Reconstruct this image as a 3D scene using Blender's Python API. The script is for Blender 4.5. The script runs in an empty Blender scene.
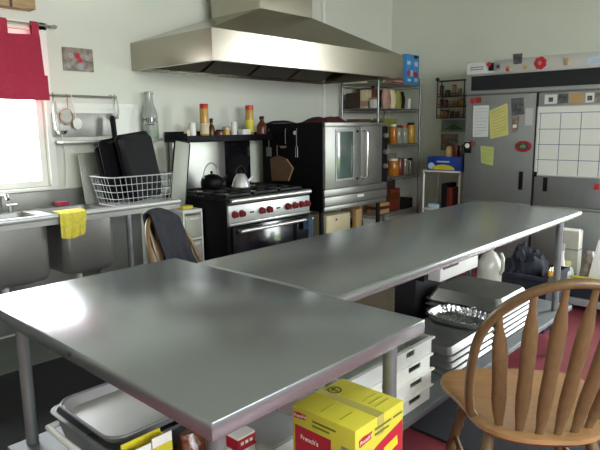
import bpy, bmesh, math, random
from mathutils import Vector, Matrix, Euler, noise
R = math.radians
PI = math.pi
random.seed(7)
scene = bpy.context.scene
COL = scene.collection

# ------------------------------------------------------------------ materials
def lin(h):
    h = h.lstrip('#')
    out = []
    for i in (0, 2, 4):
        c = int(h[i:i+2], 16) / 255
        out.append(c / 12.92 if c <= .04045 else ((c + .055) / 1.055) ** 2.4)
    return (*out, 1)

def mat(name, col, rough=.5, metal=0., var=.12, scale=6., stretch=None, bump=0., spec=.5, rvar=0., trans=0., coat=0., sheen=0., bscale=None):
    m = bpy.data.materials.new(name); m.use_nodes = True
    nt = m.node_tree; b = nt.nodes['Principled BSDF']
    c = lin(col) if isinstance(col, str) else col
    tc = nt.nodes.new('ShaderNodeTexCoord'); mp = nt.nodes.new('ShaderNodeMapping')
    nt.links.new(tc.outputs['Object'], mp.inputs['Vector'])
    if stretch: mp.inputs['Scale'].default_value = stretch
    n = nt.nodes.new('ShaderNodeTexNoise'); n.inputs['Scale'].default_value = scale; n.inputs['Detail'].default_value = 4
    nt.links.new(mp.outputs[0], n.inputs['Vector'])
    r = nt.nodes.new('ShaderNodeValToRGB')
    r.color_ramp.elements[0].position = .3; r.color_ramp.elements[1].position = .7
    r.color_ramp.elements[0].color = (*[max(0, x * (1 - var)) for x in c[:3]], 1)
    r.color_ramp.elements[1].color = (*[min(1, x * (1 + var)) for x in c[:3]], 1)
    nt.links.new(n.outputs['Fac'], r.inputs['Fac']); nt.links.new(r.outputs['Color'], b.inputs['Base Color'])
    b.inputs['Metallic'].default_value = metal; b.inputs['Roughness'].default_value = rough
    b.inputs['Specular IOR Level'].default_value = spec
    if trans: b.inputs['Transmission Weight'].default_value = trans
    if coat: b.inputs['Coat Weight'].default_value = coat; b.inputs['Coat Roughness'].default_value = .15
    if sheen: b.inputs['Sheen Weight'].default_value = sheen
    if rvar:
        mr = nt.nodes.new('ShaderNodeMapRange')
        mr.inputs['From Min'].default_value = .3; mr.inputs['From Max'].default_value = .7
        mr.inputs['To Min'].default_value = rough - rvar; mr.inputs['To Max'].default_value = rough + rvar
        nt.links.new(n.outputs['Fac'], mr.inputs['Value']); nt.links.new(mr.outputs[0], b.inputs['Roughness'])
    if bump:
        bp = nt.nodes.new('ShaderNodeBump'); bp.inputs['Strength'].default_value = bump; bp.inputs['Distance'].default_value = .01
        if bscale:
            n2 = nt.nodes.new('ShaderNodeTexNoise'); n2.inputs['Scale'].default_value = bscale; n2.inputs['Detail'].default_value = 3
            nt.links.new(mp.outputs[0], n2.inputs['Vector']); nt.links.new(n2.outputs['Fac'], bp.inputs['Height'])
        else:
            nt.links.new(n.outputs['Fac'], bp.inputs['Height'])
        nt.links.new(bp.outputs[0], b.inputs['Normal'])
    return m

def glass_mat(name, tint=(1, 1, 1, 1), gloss=.12):
    m = bpy.data.materials.new(name); m.use_nodes = True
    nt = m.node_tree; nt.nodes.clear()
    o = nt.nodes.new('ShaderNodeOutputMaterial'); mx = nt.nodes.new('ShaderNodeMixShader')
    t = nt.nodes.new('ShaderNodeBsdfTransparent'); g = nt.nodes.new('ShaderNodeBsdfGlossy')
    t.inputs['Color'].default_value = tint; g.inputs['Roughness'].default_value = .03
    lw = nt.nodes.new('ShaderNodeLayerWeight'); lw.inputs['Blend'].default_value = gloss
    nt.links.new(lw.outputs['Fresnel'], mx.inputs['Fac'])
    nt.links.new(t.outputs[0], mx.inputs[1]); nt.links.new(g.outputs[0], mx.inputs[2]); nt.links.new(mx.outputs[0], o.inputs[0])
    return m

M = {}
M['wall'] = mat('wall paint', '#d3d6ca', .75, var=.03, scale=1.5, bump=.04, bscale=60)
M['ceil'] = mat('ceiling paint', '#d6d6cf', .8, var=.02)
M['floor'] = mat('red floor paint', '#8a4049', .36, var=.14, scale=3, rvar=.06)
M['steel'] = mat('brushed stainless', '#b4b5b1', .36, .85, var=.03, scale=10, stretch=(1, 14, 14))
M['steel_top'] = mat('worn stainless top', '#a7acb1', .23, .8, var=.03, scale=4)
M['steel_hood'] = mat('hood stainless', '#aaa597', .24, .92, var=.03, scale=4, stretch=(1, 1, 8))
M['steel_dull'] = mat('dull stainless', '#a0a19c', .45, .75, var=.06, scale=6)
M['galv'] = mat('galvanised steel', '#858a8c', .45, .7, var=.1, scale=14, rvar=.08)
M['chrome'] = mat('chrome', '#d6d8d8', .12, 1., var=.02)
M['alu'] = mat('aluminium pan', '#b0b1ae', .33, .9, var=.06, scale=12)
M['foil'] = mat('crumpled foil', '#b4b6b8', .2, 1., var=.05, scale=30, bump=.7, bscale=38)
M['black'] = mat('black enamel', '#0a0a0e', .5, var=.2, scale=8, spec=.15)
M['blackmat'] = mat('matt black metal', '#121215', .6, var=.2, scale=10, spec=.25)
M['iron'] = mat('cast iron', '#1d1d1f', .55, .3, var=.3, scale=40, bump=.1)
M['grille'] = mat('grille black', '#16171f', .5, var=.2, scale=20)
M['rubber'] = mat('black rubber', '#1e1f25', .75, var=.15, scale=30, bump=.1)
M['redknob'] = mat('red knob', '#7a161c', .35, var=.1)
M['white'] = mat('white plastic', '#dcded8', .4, var=.03)
M['whiteboard'] = mat('whiteboard film', '#dfe3dd', .25, var=.02)
M['greyplas'] = mat('grey plastic', '#979999', .38, var=.08, scale=9, rvar=.05)
M['ltgrey'] = mat('pale grey plastic', '#bcbfbd', .4, var=.05)
M['clearplas'] = mat('frosted plastic', '#c2c3b6', .3, var=.08, scale=8, trans=.25)
M['wood'] = mat('shade darkened oak', '#70583a', .42, var=.14, scale=5, stretch=(18, 18, 2), coat=.15, bump=.03)  # oak with backlit shade put into its colour, for bow, spindles and legs
M['woodseat'] = mat('oak seat', '#a27a50', .36, var=.13, scale=4, stretch=(3, 14, 3), coat=.3, bump=.03)
M['woodbrown'] = mat('brown board', '#664c38', .55, var=.2, scale=5, stretch=(2, 2, 14))
M['plaque'] = mat('weathered wood', '#a58a62', .6, var=.25, scale=4, stretch=(2, 2, 14))
M['darkwood'] = mat('dark stained wood', '#3c2c22', .5, var=.2, scale=6)
M['redcloth'] = mat('red cotton', '#a3203f', .85, var=.12, scale=60, bump=.12, sheen=.3)
M['yelcloth'] = mat('yellow cloth', '#c9bd48', .9, var=.12, scale=50, bump=.15)
M['jacket'] = mat('charcoal cloth', '#24252c', .9, var=.25, scale=30, bump=.2)
M['maroon'] = mat('maroon cloth', '#4a1e20', .85, var=.25, scale=25, bump=.2)
M['darkcloth'] = mat('dark blue cloth', '#1b1f2c', .85, var=.3, scale=20, bump=.3)
M['yellowcard'] = mat('yellow card', '#c9c03c', .55, var=.05, scale=8)
M['redink'] = mat('red ink', '#b21f35', .5, var=.06)
M['blackink'] = mat('black ink', '#191919', .6, var=.05)
M['greyink'] = mat('grey ink', '#83868c', .6, var=.05)
M['blueink'] = mat('blue grey ink', '#62728c', .6, var=.05)
M['whiteink'] = mat('white ink', '#ece9e2', .55, var=.03)
M['tan'] = mat('tan card', '#b59568', .7, var=.1)
M['tape'] = mat('packing tape', '#b7ad5c', .2, var=.05, spec=.6)
M['blue'] = mat('blue card', '#1f3f9c', .45, var=.1)
M['skyblue'] = mat('sky blue card', '#3a86c4', .45, var=.25, scale=14)
M['palebluewhite'] = mat('pale blue card', '#b9cfe0', .5, var=.1)
M['yellow'] = mat('yellow print', '#d8c830', .5, var=.1)
M['paper'] = mat('white paper', '#d3d8d6', .8, var=.03)
M['yelpaper'] = mat('yellow paper', '#cdc97a', .8, var=.04)
M['greenpaper'] = mat('lime paper', '#b4c072', .8, var=.04)
M['photo'] = mat('dark photo print', '#54565c', .4, var=.7, scale=25)
M['photo2'] = mat('colour photo print', '#857a70', .4, var=.6, scale=22)
M['poster'] = mat('grey green print', '#7f8f8a', .5, var=.25, scale=12)
M['green'] = mat('leaf green', '#4c6a33', .7, var=.3, scale=30)
M['red'] = mat('red plastic', '#b9202c', .4, var=.1)
M['brown'] = mat('brown sauce', '#5a3018', .3, var=.15)
M['amber'] = mat('amber preserve', '#a96a28', .25, var=.25, scale=20)
M['honey'] = mat('yellow preserve', '#b8913a', .25, var=.2, scale=20)
M['darkred'] = mat('dark red jar', '#6b2c22', .3, var=.2, scale=20)
M['cream'] = mat('cream card', '#cfc3a0', .6, var=.1)
M['pink'] = mat('dusty pink bag', '#a98677', .6, var=.2, scale=12)
M['olive'] = mat('olive bag', '#8c8a42', .6, var=.2, scale=12)
M['copper'] = mat('copper wire', '#c58f70', .3, .8, var=.1)
M['bagbrown'] = mat('glossy brown wrap', '#5c2d16', .2, var=.7, scale=22, coat=.6, bump=.8, bscale=45)
M['bottleglass'] = mat('milk bottle glass', '#b9bfb6', .12, var=.06, trans=.35)
M['jarglass'] = mat('jar glass', '#a5a898', .12, var=.1, trans=.35)
M['steel_fridge'] = mat('refrigerator stainless', '#a3a7aa', .42, .75, var=.03, scale=6, stretch=(6, 6, 1))
M['steel_oven'] = mat('oven stainless', '#a5a6a2', .42, .8, var=.04, scale=8)
M['filter'] = mat('dull dark filter metal', '#4d463c', .5, .6, var=.2, scale=30)  # dull dark brown metal for the filters on the hood underside
M['postmetal'] = mat('dull chrome post', '#8b8d8c', .35, .8, var=.05)
M['wire'] = mat('white coated wire', '#b4b8b9', .4, var=.04)
M['panel'] = mat('bright panel steel', '#cfd0d0', .38, .7, var=.03)
M['coir'] = mat('brown mat', '#6d6252', .9, var=.2, scale=40, bump=.2)
M['traygrey'] = mat('tray grey', '#94978d', .45, .3, var=.06, scale=5)
M['shelfmetal'] = mat('undershelf metal', '#74797b', .55, .5, var=.1, scale=8)
M['panmetal'] = mat('worn pan metal', '#8c8d8a', .38, .92, var=.07, scale=10)
M['tubgrey'] = mat('dark grey tub plastic', '#74767a', .4, var=.06)
M['rimsteel'] = mat('bright rim steel', '#d2d4d4', .35, .45, var=.03)
M['palegreen'] = mat('pale green print', '#7d9277', .4, var=.1)
M['olivedark'] = mat('dark olive print', '#6f6c28', .55, var=.05)
M['pane'] = glass_mat('window glass')
M['ovenglass'] = mat('oven glass', '#4a5a55', .1, var=.25, scale=5, spec=.8)
M['doorblack'] = mat('black oven glass', '#101015', .12, var=.1, spec=.7)
M['lawn'] = mat('lawn', '#7f9a63', .9, var=.2, scale=3)
M['trim'] = mat('white trim paint', '#e4e6e0', .45, var=.02)
M['redlid'] = mat('red cap', '#c02a22', .4, var=.05)
M['bluecloth'] = mat('slate blue cloth', '#33475c', .9, var=.15, scale=30, bump=.15)

# ------------------------------------------------------------------ mesh builder
class MB:
    def __init__(s): s.bm = bmesh.new()
    def box(s, x0, y0, z0, x1, y1, z1, bev=0., seg=2, rot=None):
        b = bmesh.new()
        bmesh.ops.create_cube(b, size=1)
        for v in b.verts:
            v.co = Vector(((x0+x1)/2 + v.co.x*(x1-x0), (y0+y1)/2 + v.co.y*(y1-y0), (z0+z1)/2 + v.co.z*(z1-z0)))
        if bev: bmesh.ops.bevel(b, geom=list(b.edges), offset=bev, segments=seg, affect='EDGES', profile=.5)
        if rot:
            c = Vector(((x0+x1)/2, (y0+y1)/2, (z0+z1)/2)); mt = Euler(rot).to_matrix()
            for v in b.verts: v.co = c + mt @ (v.co - c)
        s.merge(b); return s
    def merge(s, b, mtx=None):
        mp = {}
        for v in b.verts: mp[v] = s.bm.verts.new(mtx @ v.co if mtx else v.co)
        for f in b.faces:
            try: s.bm.faces.new([mp[v] for v in f.verts])
            except ValueError: pass
        b.free()
    def tube(s, pts, r, n=8, closed=False, cap=True, flat=1.):
        pts = [Vector(p) for p in pts]; N = len(pts)
        rr = r if isinstance(r, (list, tuple)) else [r]*N
        rings = []; up = None
        for i, p in enumerate(pts):
            if closed: t = pts[(i+1) % N] - pts[i-1]
            else: t = pts[min(i+1, N-1)] - pts[max(i-1, 0)]
            t.normalize()
            if up is None:
                up = Vector((0, 0, 1)) if abs(t.z) < .9 else Vector((1, 0, 0))
            up = (up - t*up.dot(t)).normalized()
            sd = t.cross(up)
            rings.append([s.bm.verts.new(p + (up*math.cos(2*PI*k/n)*flat + sd*math.sin(2*PI*k/n))*rr[i]) for k in range(n)])
        for i in range(N if closed else N-1):
            a, b = rings[i], rings[(i+1) % N]
            for k in range(n): s.bm.faces.new((a[k], a[(k+1) % n], b[(k+1) % n], b[k]))
        if cap and not closed:
            s.bm.faces.new(list(reversed(rings[0]))); s.bm.faces.new(rings[-1])
        return s
    def lathe(s, prof, c=(0, 0, 0), n=24, ax='z', sx=1., sy=1.):
        c = Vector(c); rings = []
        def P(r, h, a):
            u, v = r*math.cos(a)*sx, r*math.sin(a)*sy
            if ax == 'z': return c + Vector((u, v, h))
            if ax == 'y': return c + Vector((u, h, v))
            return c + Vector((h, u, v))
        for r, h in prof:
            if r < 1e-6: rings.append([s.bm.verts.new(P(0, h, 0))])
            else: rings.append([s.bm.verts.new(P(r, h, 2*PI*k/n)) for k in range(n)])
        for a, b in zip(rings, rings[1:]):
            for k in range(n):
                k2 = (k+1) % n
                if len(a) == 1 and len(b) == 1: continue
                if len(a) == 1: f = (a[0], b[k2], b[k])
                elif len(b) == 1: f = (a[k], a[k2], b[0])
                else: f = (a[k], a[k2], b[k2], b[k])
                s.bm.faces.new(f)
        for q in (0, -1):
            if len(rings[q]) > 1: s.bm.faces.new(rings[q])
        return s
    def prism(s, pts, vec):
        vec = Vector(vec); a = [s.bm.verts.new(Vector(p)) for p in pts]; b = [s.bm.verts.new(Vector(p)+vec) for p in pts]
        n = len(pts)
        s.bm.faces.new(list(reversed(a))); s.bm.faces.new(b)
        for k in range(n): s.bm.faces.new((a[k], a[(k+1) % n], b[(k+1) % n], b[k]))
        return s
    def grid(s, fn, nu, nv, cu=False):
        g = [[s.bm.verts.new(Vector(fn(i/nu, j/nv))) for j in range(nv+1)] for i in range(nu + (0 if cu else 1))]
        for i in range(nu):
            i2 = (i+1) % len(g)
            for j in range(nv): s.bm.faces.new((g[i][j], g[i2][j], g[i2][j+1], g[i][j+1]))
        return s
    def shell(s, fn, nu, nv, th):
        """a sheet with real thickness: fn(u,v)->point, offset along -normal by th"""
        P = [[Vector(fn(i/nu, j/nv)) for j in range(nv+1)] for i in range(nu+1)]
        def nrm(i, j):
            du = P[min(i+1, nu)][j] - P[max(i-1, 0)][j]; dv = P[i][min(j+1, nv)] - P[i][max(j-1, 0)]
            return du.cross(dv).normalized()
        A = [[s.bm.verts.new(P[i][j]) for j in range(nv+1)] for i in range(nu+1)]
        B = [[s.bm.verts.new(P[i][j] - nrm(i, j)*th) for j in range(nv+1)] for i in range(nu+1)]
        for i in range(nu):
            for j in range(nv):
                s.bm.faces.new((A[i][j], A[i+1][j], A[i+1][j+1], A[i][j+1]))
                s.bm.faces.new((B[i][j], B[i][j+1], B[i+1][j+1], B[i+1][j]))
        for i in range(nu):
            s.bm.faces.new((A[i+1][0], A[i][0], B[i][0], B[i+1][0])); s.bm.faces.new((A[i][nv], A[i+1][nv], B[i+1][nv], B[i][nv]))
        for j in range(nv):
            s.bm.faces.new((A[0][j], A[0][j+1], B[0][j+1], B[0][j])); s.bm.faces.new((A[nu][j+1], A[nu][j], B[nu][j], B[nu][j+1]))
        return s
    def xform(s, mt):
        for v in s.bm.verts: v.co = mt @ v.co
        return s
    def build(s, name, m, parent=None, local=False, ang=40):
        bm = s.bm
        bmesh.ops.recalc_face_normals(bm, faces=list(bm.faces))
        off = Vector((0, 0, 0))
        if parent is not None:
            if not local:
                top = parent
                while top.parent: top = top.parent
                off = Vector(top.location)
        elif not local:
            xs = [v.co.x for v in bm.verts]; ys = [v.co.y for v in bm.verts]; zs = [v.co.z for v in bm.verts]
            off = Vector(((min(xs)+max(xs))/2, (min(ys)+max(ys))/2, min(zs)))
        for v in bm.verts: v.co -= off
        me = bpy.data.meshes.new(name); bm.to_mesh(me); bm.free()
        me.materials.append(M[m] if isinstance(m, str) else m)
        me.polygons.foreach_set('use_smooth', [True]*len(me.polygons)); me.set_sharp_from_angle(angle=R(ang))
        o = bpy.data.objects.new(name, me); COL.objects.link(o)
        if parent is not None: o.parent = parent
        else: o.location = off
        return o

def tag(o, label, cat, group=None):
    o['label'] = label; o['category'] = cat
    if group: o['group'] = group
    return o
def thing(name, loc, label, cat, rz=0., group=None):
    o = bpy.data.objects.new(name, None); COL.objects.link(o)
    o.location = loc; o.rotation_euler = (0, 0, rz); o.empty_display_size = .1
    return tag(o, label, cat, group)
def struct(mb, name, m, label=None):
    o = mb.build(name, m); o['kind'] = 'structure'
    if label: o['label'] = label
    return o
def dup(root, loc, rz=None, label=None):
    r = root.copy(); COL.objects.link(r); r.location = loc
    if rz is not None: r.rotation_euler = (0, 0, rz)
    if label: r['label'] = label
    def go(src, dst):
        for ch in list(src.children):
            if ch.get('category'): continue
            c = ch.copy(); COL.objects.link(c); c.parent = dst; go(ch, c)
    go(root, r)
    return r
def text(body, name, m, size, mtx, parent, ext=.0006, shear=0.):
    """lettering as a mesh; mtx places it in the frame of the parent's thing"""
    cu = bpy.data.curves.new(name, 'FONT'); cu.body = body; cu.size = size; cu.extrude = ext; cu.align_x = 'CENTER'; cu.align_y = 'CENTER'; cu.shear = shear
    t = bpy.data.objects.new('tmp_text', cu); COL.objects.link(t)
    dg = bpy.context.evaluated_depsgraph_get()
    me = bpy.data.meshes.new_from_object(t.evaluated_get(dg)); bpy.data.objects.remove(t)
    me.transform(mtx); me.materials.clear(); me.materials.append(M[m]); me.name = name
    o = bpy.data.objects.new(name, me); COL.objects.link(o); o.parent = parent
    return o
def frame_mtx(o, xdir, ydir):
    x = Vector(xdir).normalized(); y = Vector(ydir).normalized(); z = x.cross(y)
    m = Matrix((x, y, z)).transposed().to_4x4(); m.translation = Vector(o); return m

# ------------------------------------------------------------------ camera
cam_d = bpy.data.cameras.new('camera'); cam = bpy.data.objects.new('camera', cam_d); COL.objects.link(cam)
cam_d.sensor_width = 36; cam_d.lens = 569.4 / 600 * 36; cam_d.clip_start = .05
yaw, pitch, roll = R(47.2), R(9.75), R(-.693)
fw = Vector((math.sin(yaw)*math.cos(pitch), math.cos(yaw)*math.cos(pitch), -math.sin(pitch)))
r0 = fw.cross(Vector((0, 0, 1))).normalized(); u0 = r0.cross(fw)
rx = r0*math.cos(roll) + u0*math.sin(roll); ux = -r0*math.sin(roll) + u0*math.cos(roll)
mt = Matrix((rx, ux, -fw)).transposed().to_4x4(); mt.translation = (0, 0, 1.45)
cam.matrix_world = mt
scene.camera = cam

# ------------------------------------------------------------------ room shell
XL, XR, YF, YB, ZC = -2.0, 6.2, -3.0, 4.15, 3.4
struct(MB().box(XL-.15, YF-.15, -.1, XR+.15, YB+.15, 0), 'floor', 'floor', 'red painted kitchen floor')
struct(MB().box(XL-.15, YF-.15, ZC, XR+.15, YB+.15, ZC+.1), 'ceiling', 'ceil', 'white painted ceiling')
W1 = (.55, 1.815, 1.045, 2.14)          # window over the sink
b = MB()
b.box(XL, YB, 0, W1[0], YB+.15, ZC).box(W1[1], YB, 0, XR+.15, YB+.15, ZC).box(W1[0], YB, 0, W1[1], YB+.15, W1[2]).box(W1[0], YB, W1[3], W1[1], YB+.15, ZC)
struct(b, 'wall_back', 'wall', 'white wall behind the sink, hood and range')
D1 = (-.8, .6, 0., 2.9)
b = MB()
b.box(XR, YF, 0, XR+.15, D1[0], ZC).box(XR, D1[1], 0, XR+.15, YB, ZC).box(XR, D1[0], D1[3], XR+.15, D1[1], ZC)
struct(b, 'wall_right', 'wall', 'white wall behind the steel refrigerator')
struct(MB().box(XL-.15, YF, 0, XL, YB, ZC), 'wall_left', 'wall', 'white wall beyond the sink counter end')
W2 = (-1.2, 3.4, 1.5, 2.9)  # unseen rear window, added to bring fill light into the room
b = MB()
b.box(XL-.15, YF-.15, 0, W2[0], YF, ZC).box(W2[1], YF-.15, 0, XR+.15, YF, ZC).box(W2[0], YF-.15, 0, W2[1], YF, W2[2]).box(W2[0], YF-.15, W2[3], W2[1], YF, ZC)
struct(b, 'wall_front', 'wall', 'white wall behind the photographer')

def window_x(name, x0, x1, z0, z1, y0, y1, fr=.05, mull=True):
    o = bpy.data.objects.new(name, None); COL.objects.link(o); o['kind'] = 'structure'; o.location = ((x0+x1)/2, (y0+y1)/2, z0)
    b = MB()
    b.box(x0+.002, y0, z0+.002, x0+fr, y1, z1-.002).box(x1-fr, y0, z0+.002, x1-.002, y1, z1-.002)
    b.box(x0+fr, y0, z0+.002, x1-fr, y1, z0+fr).box(x0+fr, y0, z1-fr, x1-fr, y1, z1-.002)
    if mull: b.box((x0+x1)/2-.02, y0, z0+fr, (x0+x1)/2+.02, y1, z1-fr)
    b.build('window_frame', 'trim', o)
    ym = (y0+y1)/2
    MB().box(x0+fr, ym-.004, z0+fr, x1-fr, ym+.004, z1-fr).build('pane', 'pane', o)
    return o
w = window_x('window_1', *W1, YB+.04, YB+.10, .045); w['label'] = 'bright window over the sink under the red curtain'
w = window_x('fill_window', *W2, YF-.10, YF-.04); w['label'] = 'wide unseen window added for fill light behind the photographer'
struct(MB().box(W1[0]-.03, YB-.03, W1[2]-.022, W1[1]+.03, YB+.10, W1[2]-.001, .004), 'trim_1', 'trim', 'white sill under the bright window')
b = MB()
for z0, z1, y0, y1 in ((W1[2], W1[3]+.05, W1[1]+.001, W1[1]+.05), (W1[2], W1[3]+.05, W1[0]-.05, W1[0]-.001)):
    b.box(y0, YB-.012, z0, y1, YB-.001, z1)
b.box(W1[0]-.05, YB-.012, W1[3]+.001, W1[1]+.05, YB-.001, W1[3]+.05)
struct(b, 'trim_2', 'trim', 'white casing around the bright window')
o = bpy.data.objects.new('door_1', None); COL.objects.link(o); o['kind'] = 'structure'; o['label'] = 'glazed door to outside beyond the refrigerator'; o.location = (XR+.07, sum(D1[:2])/2, 0)
b = MB()
b.box(XR+.04, D1[0]+.002, .002, XR+.1, D1[0]+.07, D1[3]-.002).box(XR+.04, D1[1]-.07, .002, XR+.1, D1[1]-.002, D1[3]-.002)
b.box(XR+.04, D1[0]+.07, .002, XR+.1, D1[1]-.07, .1).box(XR+.04, D1[0]+.07, D1[3]-.07, XR+.1, D1[1]-.07, D1[3]-.002)
b.build('door_frame', 'trim', o)
MB().box(XR+.066, D1[0]+.07, .1, XR+.074, D1[1]-.07, D1[3]-.07).build('pane', 'pane', o)
MB().tube([(XR+.02, D1[1]-.1, 1.0), (XR+.02, D1[1]-.2, 1.0)], .01).tube([(XR+.045, D1[1]-.1, 1.0), (XR+.02, D1[1]-.1, 1.0)], .01).build('door_handle', 'chrome', o)
struct(MB().box(1.9, YB-.016, 0.001, XR-.02, YB-.002, .1), 'baseboard_back', 'trim', 'white baseboard under the range wall')
struct(MB().box(XR-.016, 2.85, 0.001, XR-.002, YB-.03, .1), 'baseboard_right', 'trim', 'white baseboard between shelving and refrigerator')
struct(MB().box(4.855, YB-.03, .1, 4.895, YB-.001, ZC-.002, .004), 'trim_3', 'trim', 'white vertical batten on the wall above the oven')
struct(MB().box(-12, -14, -.35, 18, 16, -.3), 'ground_outside', 'lawn', 'pale lawn outside the windows')

# ------------------------------------------------------------------ hood
hd = thing('range_hood', (3.7, 3.63, 1.905), 'large stainless steel canopy hood hung over the range and oven', 'hood')
hx0, hx1, hy0, hy1, hz0, hz1 = 2.53, 4.885, 3.13, 4.145, 1.907, 2.118
b = MB()
t = .012
b.box(hx0, hy0, hz0, hx1, hy0+t, hz1).box(hx0, hy1-t, hz0, hx1, hy1, hz1).box(hx0, hy0+t, hz0, hx0+t, hy1-t, hz1).box(hx1-t, hy0+t, hz0, hx1, hy1-t, hz1)
b.build('canopy_skirt', 'steel_hood', hd)
dx0, dx1, dy0, dz0 = 3.24, 3.86, 3.4, 2.375
b = MB()
lo = [(hx0, hy0, hz1), (hx1, hy0, hz1), (hx1, hy1, hz1), (hx0, hy1, hz1)]
hi = [(dx0, dy0, dz0), (dx1, dy0, dz0), (dx1, 4.0, dz0), (dx0, 4.0, dz0)]
va = [b.bm.verts.new(p) for p in lo]; vb = [b.bm.verts.new(p) for p in hi]
for k in range(4): b.bm.faces.new((va[k], va[(k+1) % 4], vb[(k+1) % 4], vb[k]))
b.bm.faces.new(list(reversed(va))); b.bm.faces.new(vb)
b.build('sloped_top', 'steel_hood', hd)
MB().box(dx0, dy0, dz0-.01, dx1, 4.0, ZC-.003).build('duct', 'steel_hood', hd)
b = MB()
for i in range(4):
    x0 = hx0+.12+i*.54
    b.box(x0, 3.62, 2.03, x0+.5, 4.1, 2.05, rot=(R(-25), 0, 0))
b.build('filter_grille', 'filter', hd)
b = MB(); b.box(hx0+.013, hy0+.013, hz0+.002, hx0+.05, hy1-.013, hz0+.02).box(hx0+.05, hy0+.013, hz0+.002, hx1-.05, hy0+.06, hz0+.02).box(hx1-.05, hy0+.013, hz0+.002, hx1-.013, hy1-.013, hz0+.02)
b.build('drip_gutter', 'steel_hood', hd)

# ------------------------------------------------------------------ work tables
def work_table(th, x0, x1, y0, y1, zs, legs, hem=.042, bev=.005):
    b = MB()
    T = .91
    b.box(x0, y0, T-hem, x1, y1, T, bev, 2 if bev < .01 else 6)
    b.build('tabletop', 'steel_top', th)
    b = MB().box(x0+.03, y0+.014, zs-.032, x1-.03, y1-.014, zs, .004)
    b.build('undershelf', 'shelfmetal', th)
    for (lx, ly) in legs:
        l = MB().tube([(lx, ly, .05), (lx, ly, T-hem-.0005)], .0205, 16).build('leg', 'galv', th)
        MB().lathe([(.012, 0.001), (.02, .006), (.024, .05), (.022, .055)], (lx, ly, 0), 16).build('foot', 'steel_dull', l)
        MB().lathe([(.026, zs-.045), (.03, zs-.04), (.03, zs-.031)], (lx, ly, 0), 16).build('collar', 'galv', l)
t1 = thing('work_table', (.99, 1.39, 0), 'short wide stainless steel work table nearest the tan and yellow cartons', 'table')
work_table(t1, .605, 1.372, .79, 1.995, .375, [(.66, .85), (1.285, .85), (.706, 1.94), (1.31, 1.94)])
MB().lathe([(.0, -.001), (.006, -.001), (.006, .0)], (.602, 1.36, .889), 10, 'x').build('screw', 'blackink', t1)
t2 = thing('work_table', (2.61, 1.49, 0), 'long stainless steel island table with pans on its undershelf', 'table')
work_table(t2, 1.378, 3.84, 1.108, 1.868, .29, [(1.41, 1.17), (1.44, 1.81), (3.62, 1.17), (3.72, 1.81)], bev=.019)
dr = MB().box(2.10, 1.145, .80, 2.45, 1.6, .866, .003).build('drawer', 'ltgrey', t2)
MB().box(2.12, 1.14, .85, 2.25, 1.1445, .866).build('pull_slot', 'blackink', dr)
MB().box(2.06, 1.20, .80, 2.097, 1.6, .866).build('drawer_rail', 'blackmat', t2)

# ------------------------------------------------------------------ sink
sk = thing('sink_counter', (.8, 3.85, 0), 'stainless steel scullery sink counter with deep bowls under the window', 'sink')
sx0, sx1, sy0, sy1, sT = -1.2, 2.512, 3.55, 4.146, .91
bowls = [(-.36, .1), (.36, .84), (1.09, 1.535), (1.625, 1.99)]
by0, by1 = 3.60, 4.02
b = MB()
b.box(sx0, by1, sT-.02, sx1, sy1-.03, sT-.004); b.box(sx0, sy0+.02, sT-.02, sx1, by0, sT-.004)
xs = [sx0] + [v for q in bowls for v in q] + [sx1]
for i in range(0, len(xs), 2): b.box(xs[i], by0, sT-.02, xs[i+1], by1, sT-.004)
b.build('deck', 'steel_dull', sk)
b = MB()
MB().box(sx0, sy0+.004, sT-.05, sx1, sy0+.016, sT-.016).build('apron', 'steel_dull', sk)
b.tube([(sx0, sy0+.012, sT+.002), (sx1, sy0+.012, sT+.002)], .017, 14)
b.tube([(sx1, sy0+.012, sT+.002), (sx1, sy1-.02, sT+.002)], .012, 10)
b.build('rolled_rim', 'rimsteel', sk)
MB().box(sx0, sy1-.03, sT-.02, sx1, sy1, 1.02, .004).build('backsplash', 'steel_dull', sk)
def bowl_mesh(x0, x1):
    b = MB(); zb = .49; rad = .05
    def ring(ins, z, r):
        pts = []
        for cx, cy, a0 in ((x1-ins-r, by1-ins-r, 0), (x0+ins+r, by1-ins-r, 90), (x0+ins+r, by0+ins+r, 180), (x1-ins-r, by0+ins+r, 270)):
            for k in range(5):
                a = R(a0 + k*22.5); pts.append((cx + r*math.cos(a), cy + r*math.sin(a), z))
        return [b.bm.verts.new(p) for p in pts]
    rs = [ring(-.004, sT-.012, rad), ring(0, sT-.015, rad), ring(0, zb+.05, rad), ring(.015, zb+.015, rad), ring(.05, zb, rad)]
    ri = [ring(.004, sT-.012, rad), ring(.004, zb+.053, rad), ring(.019, zb+.019, rad), ring(.054, zb+.004, rad)]
    allr = [ri[3], ri[2], ri[1], ri[0], rs[0], rs[1], rs[2], rs[3], rs[4]]
    for a, c in zip(allr, allr[1:]):
        n = len(a)
        for k in range(n): b.bm.faces.new((a[k], a[(k+1) % n], c[(k+1) % n], c[k]))
    b.bm.faces.new(allr[0]); b.bm.faces.new(list(reversed(allr[-1])))
    return b
for q in bowls:
    o = bowl_mesh(*q).build('sink_bowl', 'steel', sk)
    xm = (q[0]+q[1])/2
    MB().tube([(xm, 3.81, .49), (xm, 3.81, .36), (xm, 3.86, .30), (xm, 4.0, .30)], .022, 10).build('drain_pipe', 'white', o)
for x in (-.9, .98, 2.10):
    for y in (3.60, 4.06):
        MB().tube([(x, y, .001), (x, y, sT-.02)], .02, 12).build('leg', 'galv', sk)
tag(MB().box(-1.2, 4.14, .02, 2.53, 4.147, .86, .002).build('splash_sheet', 'steel_dull'), 'grey steel sheet on the wall under the sink bowls', 'splash sheet')
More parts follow.
